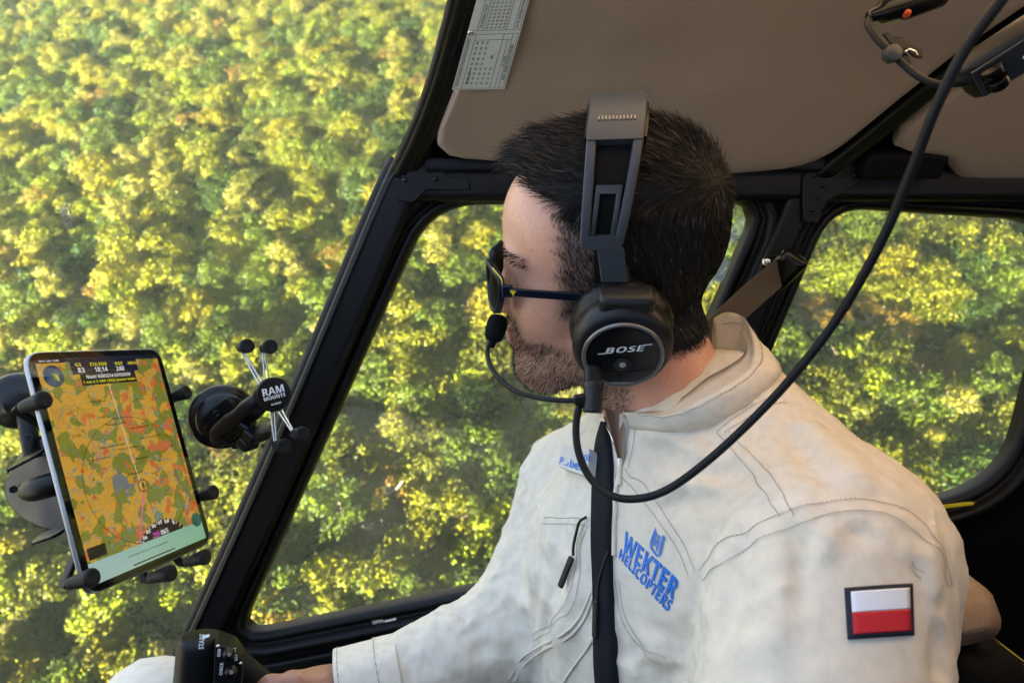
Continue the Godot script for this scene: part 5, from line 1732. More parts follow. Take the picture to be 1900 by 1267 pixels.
	part(hs, "jack_plug", lathe([Vector2(0.0001, -0.020), Vector2(0.0045, -0.019), Vector2(0.0055, -0.010), Vector2(0.0085, -0.006), Vector2(0.0095, 0.010), Vector2(0.0120, 0.016), Vector2(0.0120, 0.05), Vector2(0.0001, 0.051)], jack, jd, 20), M.black_gloss)
	part(hs, "orange_ring", lathe([Vector2(0.0030, 0.0), Vector2(0.0034, 0.001), Vector2(0.0022, 0.002), Vector2(0.0001, 0.002)], jack + jd * 0.014 + Vector3(0, -0.0080, 0.0065), Vector3(0, -0.6, 0.8), 12), mat("orange_paint", lin(0.55, 0.07, 0.01), 0.4))
	# clothing clip on the lead
	var cd: Vector3 = Vector3(0.2874, 1.2248, -0.5429)
	var clip := part(hs, "cable_clip", lathe([Vector2(0.0001, -0.004), Vector2(0.0058, -0.004), Vector2(0.0064, -0.003), Vector2(0.0064, 0.003), Vector2(0.0056, 0.004), Vector2(0.0001, 0.0042)], cd, Vector3(0.1, 0.1, 1), 20), grey)
	part(clip, "clip_jaw", slab(resample([Vector3(0.2852, 1.2420, -0.5531), Vector3(0.2889, 1.2428, -0.5532), Vector3(0.2980, 1.2355, -0.5519), Vector3(0.3054, 1.2233, -0.5498), Vector3(0.3070, 1.2160, -0.5485), Vector3(0.3037, 1.2200, -0.5492), Vector3(0.2930, 1.2314, -0.5512)], 40, true), Vector3(0, 0.1, -0.9), 0.004, 0.001), M.black_gloss)
	part(clip, "clip_jaw", slab(resample([Vector3(0.2958, 1.2409, -0.5579), Vector3(0.3017, 1.2409, -0.5579), Vector3(0.3050, 1.2360, -0.5571), Vector3(0.3175, 1.2319, -0.5563), Vector3(0.3183, 1.2245, -0.5550), Vector3(0.3133, 1.2253, -0.5552), Vector3(0.3083, 1.2294, -0.5559), Vector3(0.3008, 1.2327, -0.5565)], 40, true), Vector3(0, 0.1, -0.9), 0.005, 0.001), M.black_gloss)
	part(clip, "spring", tube([Vector3(0.3009, 1.2277, -0.5485), Vector3(0.3022, 1.2288, -0.5467), Vector3(0.3075, 1.2277, -0.5485), Vector3(0.3103, 1.2257, -0.5502)], 0.0012, 6), M.steel)

# ---------------------------------------------------------------- tablet and its holder
func knob(parent: Node3D, at: Vector3, axis: Vector3, size := 1.0) -> void:
	var k := part(parent, "rubber_knob", lathe([Vector2(0.0001, -0.016 * size), Vector2(0.0062 * size, -0.016 * size), Vector2(0.0068 * size, -0.012 * size), Vector2(0.0085 * size, 0.004 * size), Vector2(0.0098 * size, 0.012 * size), Vector2(0.0096 * size, 0.0145 * size), Vector2(0.0078 * size, 0.016 * size), Vector2(0.0030 * size, 0.0150 * size), Vector2(0.0001, 0.0150 * size)], at, axis, 22), M.black_rubber)

func map_image() -> ImageTexture:
	var w := 380
	var h := 540
	var im := Image.create(w, h, false, Image.FORMAT_RGB8)
	var n1 := FastNoiseLite.new()
	n1.seed = 11
	n1.frequency = 0.014
	n1.fractal_octaves = 4
	var n2 := FastNoiseLite.new()
	n2.seed = 23
	n2.frequency = 0.009
	n2.fractal_octaves = 3
	var n3 := FastNoiseLite.new()
	n3.seed = 37
	n3.frequency = 0.018
	n3.fractal_octaves = 4
	for y in h:
		for x in w:
			var c := Color(0.80, 0.60, 0.20)
			var a := n1.get_noise_2d(x, y)
			var r := n2.get_noise_2d(x + 300, y)
			var g := n3.get_noise_2d(x, y + 900)
			if a + float(x) / w * 0.25 > 0.17: c = Color(0.50, 0.50, 0.15)
			if g + float(x) / w * 0.3 - 0.1 > 0.36: c = Color(0.80, 0.42, 0.18)
			var rv := absf(r)
			var rw := absf(n3.get_noise_2d(x * 0.8 + 40, y * 0.8))
			if rv < 0.012 or rw < 0.009: c = Color(0.36, 0.56, 0.68)
			if Vector2(x - 150, (y - 330) * 0.7).length() < 20 + 14 * g * 3.0: c = Color(0.47, 0.48, 0.46)
			# roads
			var rd := absf(n1.get_noise_2d(x * 0.55 + 700, y * 0.55))
			var rd2 := absf(n2.get_noise_2d(x * 1.3 - 200, y * 1.3 + 90))
			if rd < 0.006 or rd2 < 0.007: c = c.darkened(0.35)
			# range ring, course line and track
			var d := Vector2(x - 205, y - 330).length()
			if absf(d - 165) < 1.2 and int(atan2(y - 330, x - 205) * 60.0) % 2 == 0: c = Color(0.16, 0.13, 0.10)
			if absf((x - 190) - (y - 90) * 0.06) < 1.0 and y < 350: c = Color(0.86, 0.84, 0.78)
			if y > 360 and y < 520 and absf((x - 212) + (y - 360) * 0.45) < 2.2: c = Color(0.86, 0.38, 0.62)
			if absf(x - 105 - sin(y * 0.02) * 8.0) < 0.9 and y > 150 and y < 300: c = Color(0.66, 0.38, 0.58)
			if absf((x - 60) - (300 - y) * 0.9) < 1.0 and y > 130 and y < 300: c = Color(0.66, 0.38, 0.58)
			if absf(x - 345 - sin(y * 0.05) * 12.0) < 1.2 and y > 330 and y < 460: c = Color(0.35, 0.24, 0.70)
			if Vector2(x - 212, y - 350).length() < 17 and Vector2(x - 212, y - 350).length() > 14.5: c = Color(0.25, 0.2, 0.15)
			if Vector2(x - 212, y - 348).length() < 4 or (absf(x - 212) < 1.6 and absf(y - 352) < 11): c = Color(0.1, 0.1, 0.1)
			if y < 10: c = Color(0.09, 0.07, 0.16)
			if x > 90 and x < 300 and y >= 8 and y < 42: c = Color(0.085, 0.065, 0.17)
			if x > 110 and x < 285 and y >= 42 and y < 72: c = Color(0.03, 0.025, 0.03)
			if Vector2(x - 38, y - 42).length() < 27: c = Color(0.04, 0.14, 0.24) if Vector2(x - 38, y - 42).length() > 24 else Color(0.05, 0.24, 0.38)
			# compass card at the foot of the map
			var cd := Vector2(x - 235, y - 540).length()
			if y < 490 and cd < 92: c = Color(0.17, 0.10, 0.05)
			if y < 490 and cd < 92 and cd > 84 and int(atan2(y - 540, x - 235) * 57.3 + 720.0) % 9 < 2: c = Color(0.85, 0.8, 0.7)
			if y >= 490: c = Color(0.66, 0.76, 0.75).lerp(Color(0.52, 0.72, 0.58), float(x) / w)
			if Vector2(x - 362, y - 482).length() < 19: c = Color(0.06, 0.34, 0.30)
			if y > 455 and y < 484 and x > 6 and x < 58: c = Color(0.14, 0.10, 0.06)
			im.set_pixel(x, y, c)
	return ImageTexture.create_from_image(im)

func build_tablet() -> void:
	var alu := mat("aluminium", lin(0.30, 0.31, 0.33), 0.32, 0.9)
	var black := mat("tablet_bezel", lin(0.003, 0.003, 0.0035), 0.06)
	var screen := mat("tablet_screen", lin(0.01, 0.01, 0.01), 0.05)
	screen.emission_enabled = true
	screen.emission_texture = map_image()
	screen.emission_energy_multiplier = 0.040
	screen.emission = Color.BLACK
	var tl := Vector3(-0.4811, 0.9738, -0.6564)
	var tr := Vector3(-0.4375, 0.9456, -0.8274)
	var bl := Vector3(-0.4068, 0.7433, -0.6062)
	var X := (tr - tl).normalized()
	var Yd := (bl - tl)
	Yd = (Yd - X * Yd.dot(X)).normalized()
	var N := X.cross(Yd).normalized()
	if N.dot(EYE - tl) < 0.0: N = -N
	var W := 0.1785
	var H := 0.2476
	var t := thing("tablet", "aluminium tablet showing an orange moving map in a black holder", "tablet", tl + X * W / 2 + Yd * H)
	var at := func(x: float, y: float, z: float) -> Vector3: return tl + X * x + Yd * y + N * z
	var loop := func(inset: float, r: float, z: float) -> Array: return rounded([at.call(inset, inset, z), at.call(W - inset, inset, z), at.call(W - inset, H - inset, z), at.call(inset, H - inset, z)], r, 8)
	part(t, "case", slab(loop.call(0.0, 0.018, -0.0059), N, 0.0057, 0.0009), alu)
	part(t, "bezel", slab(loop.call(0.0012, 0.0172, -0.0004), N, 0.0006, 0.0002), black)
	var s := Shape.new()
	for q in [[0, 0], [1, 0], [1, 1], [0, 1]]:
		s.v.append(at.call(lerpf(0.0085, W - 0.0085, q[0]), lerpf(0.0085, H - 0.0085, q[1]), 0.0004))
		s.uv.append(Vector2(q[0], q[1]))
	s.quad(0, 1, 2, 3)
	var scr := part(t, "screen", s, screen, "screen with an orange and green moving map")
	var glow := func(called: String, c: Color) -> StandardMaterial3D:
		var m := mat(called, Color.BLACK, 0.3)
		m.emission_enabled = true
		m.emission = c
		m.emission_energy_multiplier = 0.040
		return m
	var white: Material = glow.call("screen_white", Color(0.9, 0.9, 0.9))
	var yellow: Material = glow.call("screen_yellow", Color(0.9, 0.85, 0.15))
	var dark: Material = glow.call("screen_dark", Color(0.16, 0.12, 0.06))
	var pink: Material = glow.call("screen_pink", Color(0.85, 0.35, 0.75))
	var px := 0.1615 / 380.0
	var py := 0.2306 / 540.0
	var write := func(text: String, x: float, y: float, hgt: float, wid: float, m: Material, bold := true) -> void:
		part(scr, "lettering", lettering(text, func(u: float, v: float, _w: float) -> Vector3: return at.call(0.0085 + (x + u * wid) * px, 0.0085 + (y - v * hgt) * py, 0.0007), bold), m)
	write.call("GS", 104, 22, 9, 18, yellow)
	write.call("ETA END", 148, 23, 9, 52, yellow)
	write.call("HGT", 226, 24, 9, 26, yellow)
	write.call("290/3,7", 268, 25, 9, 38, yellow)
	write.call("83", 108, 38, 13, 20, white)
	write.call("18:14", 158, 39, 13, 40, white)
	write.call("240", 226, 40, 13, 26, white)
	write.call("Next: N505314 E0153259", 128, 55, 9, 140, white)
	write.call("1 nm E S VRP (EPJS Jezow Sudo", 114, 69, 9, 166, yellow)
	for l in [["Szklarzecze", 120, 118], ["Gierczyn", 262, 126], ["Janowice", 168, 168], ["Palac Kurowice", 150, 182], ["Palac w Dobroszowie", 110, 236], ["Palac w Rybnicy", 168, 250], ["Jezow Sudecki", 80, 262], ["Palac w Karpnikach", 240, 232], ["Palac Radomierz", 220, 200], ["Pilchowice", 210, 282], ["Mysłakowice", 176, 318], ["+3 366", 128, 160], ["+2 343", 44, 196], ["Kowary", 250, 330]]:
		write.call(l[0], l[1], l[2], 6, 4.2 * l[0].length(), dark)
	for l in [["04", 168, 484], ["05", 182, 472], ["06", 204, 463], ["07", 227, 460], ["08", 250, 463], ["E", 276, 472]]: write.call(l[0], l[1], l[2], 9, 7.0 * l[0].length(), white)
	write.call("295", 200, 488, 13, 24, pink)
	write.call("065", 228, 488, 13, 26, white)
	write.call("Virtual Radar data is currently being updated", 112, 512, 5, 130, dark)
	write.call("18:14  Sob. 14.09", 8, 7, 5, 54, white)
	var logo := Shape.new()
	for k in 4:
		var q := logo.v.size()
		for z in [[30 + k * 2, 34 + k * 5], [50, 40 + k * 4], [52, 44 + k * 4]]: logo.v.append(at.call(0.0085 + z[0] * px, 0.0085 + z[1] * py, 0.0007))
		logo.tri(q, q + 1, q + 2)
	part(scr, "wing_mark", logo, yellow)
	var bar := Shape.new()
	bar.flat_quad(at.call(0.0085 + 120 * px, 0.0085 + 531 * py, 0.0007), at.call(0.0085 + 260 * px, 0.0085 + 531 * py, 0.0007), at.call(0.0085 + 260 * px, 0.0085 + 534 * py, 0.0007), at.call(0.0085 + 120 * px, 0.0085 + 534 * py, 0.0007))
	part(scr, "home_bar", bar, dark)
	# holder behind it
	var hd := thing("tablet_holder", "black spring clamp holder with rubber knobs gripping the tablet", "holder", tl + X * W / 2 + Yd * H * 0.5 - N * 0.06)
	for k in [[-0.006, 0.053], [-0.004, H - 0.018], [W + 0.006, 0.062], [W + 0.006, H - 0.058], [W - 0.035, H + 0.010], [W - 0.090, H + 0.010]]:
		knob(hd, at.call(k[0], k[1], 0.003), N, 0.92)
		var hub: Vector3 = at.call(W * 0.5, H * 0.52, -0.028)
		var foot: Vector3 = at.call(k[0], k[1], -0.014)
		part(hd, "clamp_arm", sweep(resample([foot, foot - N * 0.006, hub.lerp(foot, 0.75) - N * 0.004, hub], 18), rect_profile(0.010, 0.005, 0.0015, 2), N), M.black_satin)
	part(hd, "hub_plate", slab(rounded([at.call(0.05, 0.09, -0.04), at.call(0.13, 0.09, -0.04), at.call(0.13, 0.17, -0.04), at.call(0.05, 0.17, -0.04)], 0.02, 6), -N, 0.012, 0.003), M.black_satin)
	# curved base plate, arm and suction cups towards the windscreen
	var plate := [Vector3(-0.4893, 0.8722, -0.7214), Vector3(-0.5308, 0.8644, -0.7302), Vector3(-0.5708, 0.8326, -0.7449), Vector3(-0.5931, 0.7983, -0.7490), Vector3(-0.5906, 0.7797, -0.7457), Vector3(-0.5670, 0.7643, -0.7328), Vector3(-0.5248, 0.7592, -0.7116), Vector3(-0.4881, 0.7608, -0.7018)]
	var bp := part(hd, "base_plate", slab(resample(rounded(plate, 0.02, 5), 60, true), Vector3(-0.25, -0.05, -0.4).normalized(), 0.012, 0.003), M.black_gloss)
	for q in [Vector3(-0.5342, 0.8645, -0.7221), Vector3(-0.5718, 0.7980, -0.7367)]: part(bp, "screw", lathe([Vector2(0.0045, 0), Vector2(0.0042, 0.0015), Vector2(0.002, 0.001), Vector2(0.0001, 0.0004)], q, Vector3(0.4, 0.1, 0.9), 12), M.black_satin)
	part(hd, "mount_arm", tube(spline([Vector3(-0.5321, 0.8085, -0.7051), Vector3(-0.5046, 0.8181, -0.6966), Vector3(-0.4816, 0.8231, -0.7026), Vector3(-0.4524, 0.8275, -0.7237)], 16), [0.0105, 0.0120, 0.0130, 0.0132, 0.0132, 0.0132, 0.0132, 0.0132, 0.013, 0.013, 0.013, 0.013, 0.013, 0.013, 0.013, 0.013, 0.013], 16), M.black_satin)
	for l in [[Vector3(-0.5487, 0.8353, -0.7098), Vector3(-0.5075, 0.8566, -0.7034), Vector3(-0.4875, 0.8752, -0.7118)], [Vector3(-0.5145, 0.7618, -0.6867), Vector3(-0.4833, 0.7749, -0.6789), Vector3(-0.4635, 0.7869, -0.6861)]]:
		part(hd, "clamp_bar", sweep(resample(l, 14), rect_profile(0.017, 0.004, 0.0012, 2), Vector3(0.1, -0.2, 1)), M.black_gloss)
	var sc: Vector3 = Vector3(-0.5634, 0.8979, -0.7513)
	part(hd, "suction_cup", lathe([Vector2(0.0001, -0.012), Vector2(0.030, -0.012), Vector2(0.033, -0.009), Vector2(0.031, -0.003), Vector2(0.026, 0.003), Vector2(0.018, 0.006), Vector2(0.016, 0.012), Vector2(0.009, 0.014), Vector2(0.0001, 0.014)], sc, Vector3(0.55, 0.12, 0.83), 36), M.black_gloss)
	part(hd, "cup_arm", tube([sc + Vector3(0.008, -0.01, 0.004), Vector3(-0.5452, 0.8676, -0.7358), Vector3(-0.5404, 0.8377, -0.7306)], 0.009, 12), M.black_satin)

func build_phone_mount() -> void:
	var pm := thing("phone_mount", "empty black phone mount with steel wire arms stuck to the windscreen", "phone mount", Vector3(-0.3652, 0.8186, -0.8236))
	var cup: Vector3 = Vector3(-0.3644, 0.8570, -0.8253)
	var cn := Vector3(0.42, 0.05, 0.90).normalized()
	var sc := part(pm, "suction_cup", lathe([Vector2(0.0001, -0.010), Vector2(0.039, -0.010), Vector2(0.0415, -0.007), Vector2(0.0405, -0.002), Vector2(0.037, 0.001), Vector2(0.033, 0.0015), Vector2(0.031, 0.005), Vector2(0.029, 0.010), Vector2(0.020, 0.014), Vector2(0.0001, 0.015)], cup, cn, 48), M.black_gloss)
	part(sc, "cup_lever", rbox(cup + cn * 0.017 + Vector3(-0.006, 0.010, 0), look_basis(Vector3(0.6, 0.5, -0.2), cn), Vector3(0.018, 0.006, 0.040), 0.002), M.black_satin)
	for q in [Vector3(-0.3632, 0.8672, -0.8068), Vector3(-0.3386, 0.8310, -0.7954), Vector3(-0.3738, 0.8494, -0.8067)]: part(sc, "screw", lathe([Vector2(0.0052, -0.004), Vector2(0.0052, 0.001), Vector2(0.0044, 0.0024), Vector2(0.0022, 0.0018), Vector2(0.0001, 0.0008)], q, cn, 14), M.black_gloss)
	# double socket arm: two shells clamped round the balls
	var a: Vector3 = Vector3(-0.3549, 0.8455, -0.7929)
	var b: Vector3 = Vector3(-0.3010, 0.8870, -0.7748)
	var ab := (b - a).normalized()
	for s in [-1.0, 1.0]:
		var off: Vector3 = Vector3(0.30, 0.55, 0.40).normalized() * 0.0085 * s
		part(pm, "socket_arm", tube([a + off - ab * 0.010, a + off - ab * 0.004, a.lerp(b, 0.25) + off * 1.15, a.lerp(b, 0.5) + off * 1.1, a.lerp(b, 0.75) + off * 1.15, b + off + ab * 0.002, b + off + ab * 0.008], [0.005, 0.0105, 0.0115, 0.0095, 0.0115, 0.0105, 0.005], 16), M.black_satin)
	part(pm, "ball", lathe([Vector2(0.0001, -0.0125), Vector2(0.0075, -0.0100), Vector2(0.0118, -0.004), Vector2(0.0125, 0.001), Vector2(0.0112, 0.006), Vector2(0.0070, 0.0105), Vector2(0.0001, 0.0125)], b, ab, 22), M.black_rubber)
	part(pm, "ball", lathe([Vector2(0.0001, -0.0125), Vector2(0.0075, -0.0100), Vector2(0.0118, -0.004), Vector2(0.0125, 0.001), Vector2(0.0112, 0.006), Vector2(0.0070, 0.0105), Vector2(0.0001, 0.0125)], a, ab, 22), M.black_rubber)
	var kn: Vector3 = Vector3(-0.3010, 0.8532, -0.7688)
	part(pm, "clamp_knob", tube([a.lerp(b, 0.55) + Vector3(0.004, -0.004, 0.01), kn], 0.004, 8), M.black_satin)
	part(pm, "clamp_knob", rbox(kn, look_basis(kn - a.lerp(b, 0.5), Vector3.UP), Vector3(0.030, 0.013, 0.020), 0.004), M.black_satin)
	part(pm, "clamp_knob", rbox(Vector3(-0.3131, 0.8416, -0.7719), look_basis(kn - a.lerp(b, 0.5), Vector3.UP), Vector3(0.022, 0.014, 0.018), 0.004), M.black_satin)
	# round body with the wires crossing out of it
	var c: Vector3 = Vector3(-0.2772, 0.9033, -0.7624)
	var n := Vector3(0.60, 0.22, 0.76).normalized()
	var disc := part(pm, "grip_body", lathe([Vector2(0.0001, -0.014), Vector2(0.016, -0.014), Vector2(0.0185, -0.012), Vector2(0.0190, -0.003), Vector2(0.0182, -0.002), Vector2(0.0182, 0.000), Vector2(0.0195, 0.001), Vector2(0.0202, 0.003), Vector2(0.0196, 0.0052), Vector2(0.0182, 0.006), Vector2(0.0176, 0.0052), Vector2(0.0001, 0.0052)], c, n, 40), M.black_gloss)
	var ub := look_basis(n, Vector3(-0.12, 1, 0))
	var face := func(x0: float, x1: float, y0: float, y1: float) -> Callable: return func(u: float, v: float, _w: float) -> Vector3: return c + n * 0.0056 + ub.x * lerpf(x0, x1, u) + ub.y * lerpf(y0, y1, v)
	part(disc, "lettering", lettering("RAM", face.call(-0.0125, 0.0125, 0.0005, 0.0090)), M.white_print, "white maker's lettering on the round body")
	part(disc, "lettering", lettering("MOUNTS", face.call(-0.0125, 0.0125, -0.0050, -0.0008)), M.white_print)
	part(disc, "lettering", lettering("X-GRIP", face.call(-0.0060, 0.0060, -0.0120, -0.0097)), M.white_print)
	var wires := [[Vector3(-0.2916, 0.9180, -0.7650), Vector3(-0.3160, 0.9557, -0.7767)], [Vector3(-0.2835, 0.9229, -0.7659), Vector3(-0.2886, 0.9556, -0.7737)], [Vector3(-0.2766, 0.8824, -0.7587), Vector3(-0.2711, 0.8472, -0.7475)], [Vector3(-0.2673, 0.8836, -0.7590), Vector3(-0.2501, 0.8606, -0.7498)]]
	for w in wires:
		for o in [-0.0022, 0.0022]:
			var side: Vector3 = ub.x * o
			part(pm, "wire_arm", tube([c.lerp(w[0], 0.5) - n * 0.002 + side, w[0] - n * 0.002 + side, w[1] - n * 0.002 + side * 0.4], 0.00105, 8), M.steel)
		knob(pm, w[1] + n * 0.014, n, 0.86)

func build_stick() -> void:
	var st := thing("control_stick", "black control stick head with start button and toggle switches", "control stick", Vector3(-0.3211, 0.4497, -0.5961))
	var a: Vector3 = Vector3(-0.3040, 0.6942, -0.6037)
	var d: Vector3 = (Vector3(-0.3088, 0.5939, -0.5759) - a).normalized()
	var s := part(st, "stick_head", lathe([Vector2(0.0001, -0.008), Vector2(0.016, -0.008), Vector2(0.0205, -0.0065), Vector2(0.0225, -0.002), Vector2(0.0228, 0.004), Vector2(0.0228, 0.12), Vector2(0.0001, 0.12)], a, d, 40), M.black_satin)
	var b := look_basis(d, Vector3(0.45, 0, 0.9))
	part(s, "switch_panel", slab(rounded([Vector3(-0.2791, 0.7108, -0.5782), Vector3(-0.2619, 0.7017, -0.5817), Vector3(-0.2549, 0.6883, -0.5824), Vector3(-0.2560, 0.6405, -0.5688), Vector3(-0.2799, 0.6462, -0.5617)], 0.004, 4), Vector3(-0.35, -0.1, -0.9).normalized(), 0.030, 0.002), M.black_satin)
	var out := Vector3(0.30, 0.30, 0.90).normalized()
	for q in [Vector3(-0.2655, 0.7015, -0.5755), Vector3(-0.2627, 0.6864, -0.5709)]:
		var sw := part(s, "toggle_switch", lathe([Vector2(0.0060, -0.001), Vector2(0.0060, 0.001), Vector2(0.0048, 0.002), Vector2(0.0044, 0.005), Vector2(0.0030, 0.006), Vector2(0.0001, 0.006)], q, out, 8), M.black_gloss)
		part(sw, "toggle_lever", tube([q + out * 0.005, q + out * 0.010 + Vector3(0.001, 0.002, 0), q + out * 0.014 + Vector3(0.002, 0.004, 0)], [0.0013, 0.0017, 0.0020], 8), M.steel)
	for q in [Vector3(-0.2747, 0.7097, -0.5750), Vector3(-0.2568, 0.6887, -0.5794)]: part(s, "screw", lathe([Vector2(0.0016, 0), Vector2(0.0012, 0.0006), Vector2(0.0001, 0.0007)], q, out, 8), M.steel)
	# lettering reads down the stick
	var write := func(text: String, p: Vector3, l: float, h: float, up: Vector3) -> void:
		part(s, "lettering", lettering(text, func(u: float, v: float, _w: float) -> Vector3: return p - d * (u * l) + up * v * h), M.white_print)
	var side := d.cross(out).normalized()
	write.call("START", Vector3(-0.2908, 0.7038, -0.5795), 0.014, 0.0045, side)
	write.call("GOV", Vector3(-0.2727, 0.7003, -0.5733), 0.007, 0.0028, side)
	write.call("ON", Vector3(-0.2598, 0.7007, -0.5774), 0.005, 0.0026, side)
	write.call("CHECK", Vector3(-0.2699, 0.6847, -0.5685), 0.011, 0.0028, side)
	write.call("OFF", Vector3(-0.2582, 0.6938, -0.5762), 0.006, 0.0026, side)
	var mark := Shape.new()
	mark.flat_quad(Vector3(-0.2930, 0.7149, -0.5830), Vector3(-0.2864, 0.7163, -0.5842), Vector3(-0.2859, 0.7144, -0.5829), Vector3(-0.2921, 0.7125, -0.5815))
	part(s, "white_mark", mark, M.white_print)
	# grip tube held by the pilot
	part(st, "grip", tube([Vector3(-0.2917, 0.6548, -0.6323), Vector3(-0.2724, 0.6246, -0.6422), Vector3(-0.2407, 0.5884, -0.6429), Vector3(-0.2177, 0.5590, -0.6377)], [0.0150, 0.0155, 0.0155, 0.0150], 20), M.black_rubber)

func build_placard() -> void:
	var heli := get_node("helicopter")
	var white := mat("placard_white", lin(0.62, 0.66, 0.66), 0.45)
	var ink := mat("placard_ink", lin(0.03, 0.035, 0.04), 0.6)
	var drop := Vector3(0, -0.024, 0)
	var bl: Vector3 = Vector3(-0.0679, 1.2710, -0.8059) + drop
	var br: Vector3 = Vector3(-0.0085, 1.2716, -0.8060) + drop
	var tl: Vector3 = Vector3(-0.0331, 1.3340, -0.6932) + drop
	var tr: Vector3 = Vector3(0.0178, 1.3358, -0.6914) + drop
	var at := func(u: float, v: float, lift := 0.0004) -> Vector3: return bl.lerp(br, u).lerp(tl.lerp(tr, u), v) + Vector3(0, -lift, lift * 0.6)
	var rows := []
	for k in 9:
		var row := []
		for j in 5: row.append(at.call(j / 4.0, k / 8.0, 0.0))
		rows.append(row)
	var back := []
	for r in rows: back.append(r.map(func(p): return p + Vector3(0, 0.0008, -0.0004)))
	var sh := sheet(rows)
	sh.add(sheet(back))
	var card := part(heli, "placard", sh, white, "white printed speed limit placard riveted to the ceiling edge")
	var lines := Shape.new()
	var rule := func(u0: float, v0: float, u1: float, v1: float) -> void:
		var p: Vector3 = at.call(u0, v0)
		var q: Vector3 = at.call(u1, v1)
		var w := (q - p).cross(Vector3(0, -1, 0.6)).normalized() * 0.00022
		lines.flat_quad(p - w, p + w, q + w, q - w)
	for r in [[0.03, 0.02, 0.97, 0.02], [0.03, 0.02, 0.03, 0.64], [0.17, 0.02, 0.17, 0.64], [0.97, 0.02, 0.97, 0.64], [0.03, 0.64, 0.97, 0.64], [0.17, 0.58, 0.86, 0.58], [0.70, 0.02, 0.70, 0.64], [0.80, 0.02, 0.80, 0.58], [0.87, 0.02, 0.87, 0.64], [0.03, 0.68, 0.97, 0.68], [0.17, 0.68, 0.17, 1.0], [0.28, 0.68, 0.28, 1.0], [0.72, 0.68, 0.72, 1.0], [0.85, 0.68, 0.85, 1.0], [0.97, 0.68, 0.97, 1.0]]: rule.call(r[0], r[1], r[2], r[3])
	part(card, "ruled_lines", lines, ink)
	var write := func(text: String, u: float, v: float, l: float, h: float) -> void:   # reads along the card's length
		part(card, "lettering", lettering(text, func(a: float, b: float, _w: float) -> Vector3: return at.call(u + b * h, v - a * l, 0.0005)), ink)
	write.call("FOR AUTO ROTATION SUBTRACT 30 KIAS", 0.045, 0.60, 0.55, 0.045)
	write.call("NEVER EXCEED SPEED - KIAS", 0.89, 0.52, 0.40, 0.05)
	write.call("NO FLIGHT", 0.22, 0.24, 0.16, 0.05)
	write.call("OAT °C", 0.815, 0.40, 0.12, 0.04)
	write.call("FULL THROTTLE", 0.20, 0.93, 0.22, 0.05)
	write.call("MANIFOLD PRESSURE - IN. HG", 0.88, 1.0, 0.30, 0.05)
	for a in 5:
		for b in 9:
			write.call(str(100 + (a * 17 + b * 29) % 40) if a > 1 else str(80 + (a * 7 + b * 3) % 19), 0.22 + a * 0.095, 0.565 - b * 0.058, 0.030, 0.04) if not (a > 2 and b < 5) else null
			write.call(str(18 + (a + b) % 9), 0.32 + a * 0.08, 0.99 - b * 0.034, 0.020, 0.045)
	write.call("130", 0.56, 0.42, 0.045, 0.05)
	part(card, "rivet", lathe([Vector2(0.0030, 0), Vector2(0.0028, 0.0010), Vector2(0.0015, 0.0014), Vector2(0.0001, 0.0008)], at.call(0.06, 0.66, 0.0004), Vector3(0, -1, 0.6), 14), M.steel)

func build_trousers(who: Node3D) -> void:
	var s := Shape.new()
	s.add(tube(spline([Vector3(0.1175, 0.3894, -0.6261), Vector3(-0.1508, 0.4414, -0.6556), Vector3(-0.3092, 0.5263, -0.6452), Vector3(-0.3667, 0.5853, -0.6201)], 24), range(25).map(func(k): return lerpf(0.095, 0.068, k / 24.0)), 24))
	var knee: Vector3 = Vector3(-0.3667, 0.5853, -0.6201)
	s.add(lathe([Vector2(0.068, 0.0), Vector2(0.066, 0.02), Vector2(0.058, 0.042), Vector2(0.042, 0.057), Vector2(0.02, 0.066), Vector2(0.0001, 0.068)], knee, (Vector3(-0.3667, 0.5853, -0.6201) - Vector3(-0.3092, 0.5464, -0.6487)).normalized(), 24))
	s.add(tube([knee, knee + Vector3(-0.05, -0.2, 0), knee + Vector3(-0.06, -0.38, 0)], [0.066, 0.058, 0.05], 20))
	part(who, "trousers", s, M.beige_cotton)

func build_windscreen_marks() -> void:
	var heli := get_node("helicopter")
	var m := mat("scratch_white", lin(0.75, 0.74, 0.68), 0.6)
	var r := RandomNumberGenerator.new()
	r.seed = 9
	var s := Shape.new()
	var spot := func(u: float, v: float, l: float, w: float, a: float) -> void:
		var p := glass_point(u, v)
		var du := (glass_point(u + 0.01, v) - p).normalized()
		var dv := (glass_point(u, v + 0.01) - p).normalized()
		var x := (du * cos(a) + dv * sin(a)) * l
		var y := (dv * cos(a) - du * sin(a)) * w
		var n := du.cross(dv).normalized()
		if n.dot(EYE - p) < 0.0: n = -n
		p += n * 0.0015
		var k := s.v.size()
		for q in [-x, -y, x, y]: s.v.append(p + q)
		s.quad(k, k + 1, k + 2, k + 3)
	for k in 46: spot.call(r.randf_range(-0.95, -0.2), r.randf_range(0.25, 0.95), r.randf_range(0.0008, 0.0040), r.randf_range(0.0005, 0.0011), r.randf() * 0.9)
	for k in 40:
		var t := r.randf()
		spot.call(-0.345 + t * 0.035 + r.randf_range(-0.002, 0.002), 0.772 + t * 0.008 + r.randf_range(-0.003, 0.003), r.randf_range(0.0010, 0.0030), 0.0008, r.randf() * 0.5)
	var o := part(heli, "windscreen_scratches", s, m)
	o.set_meta("kind", "stuff")

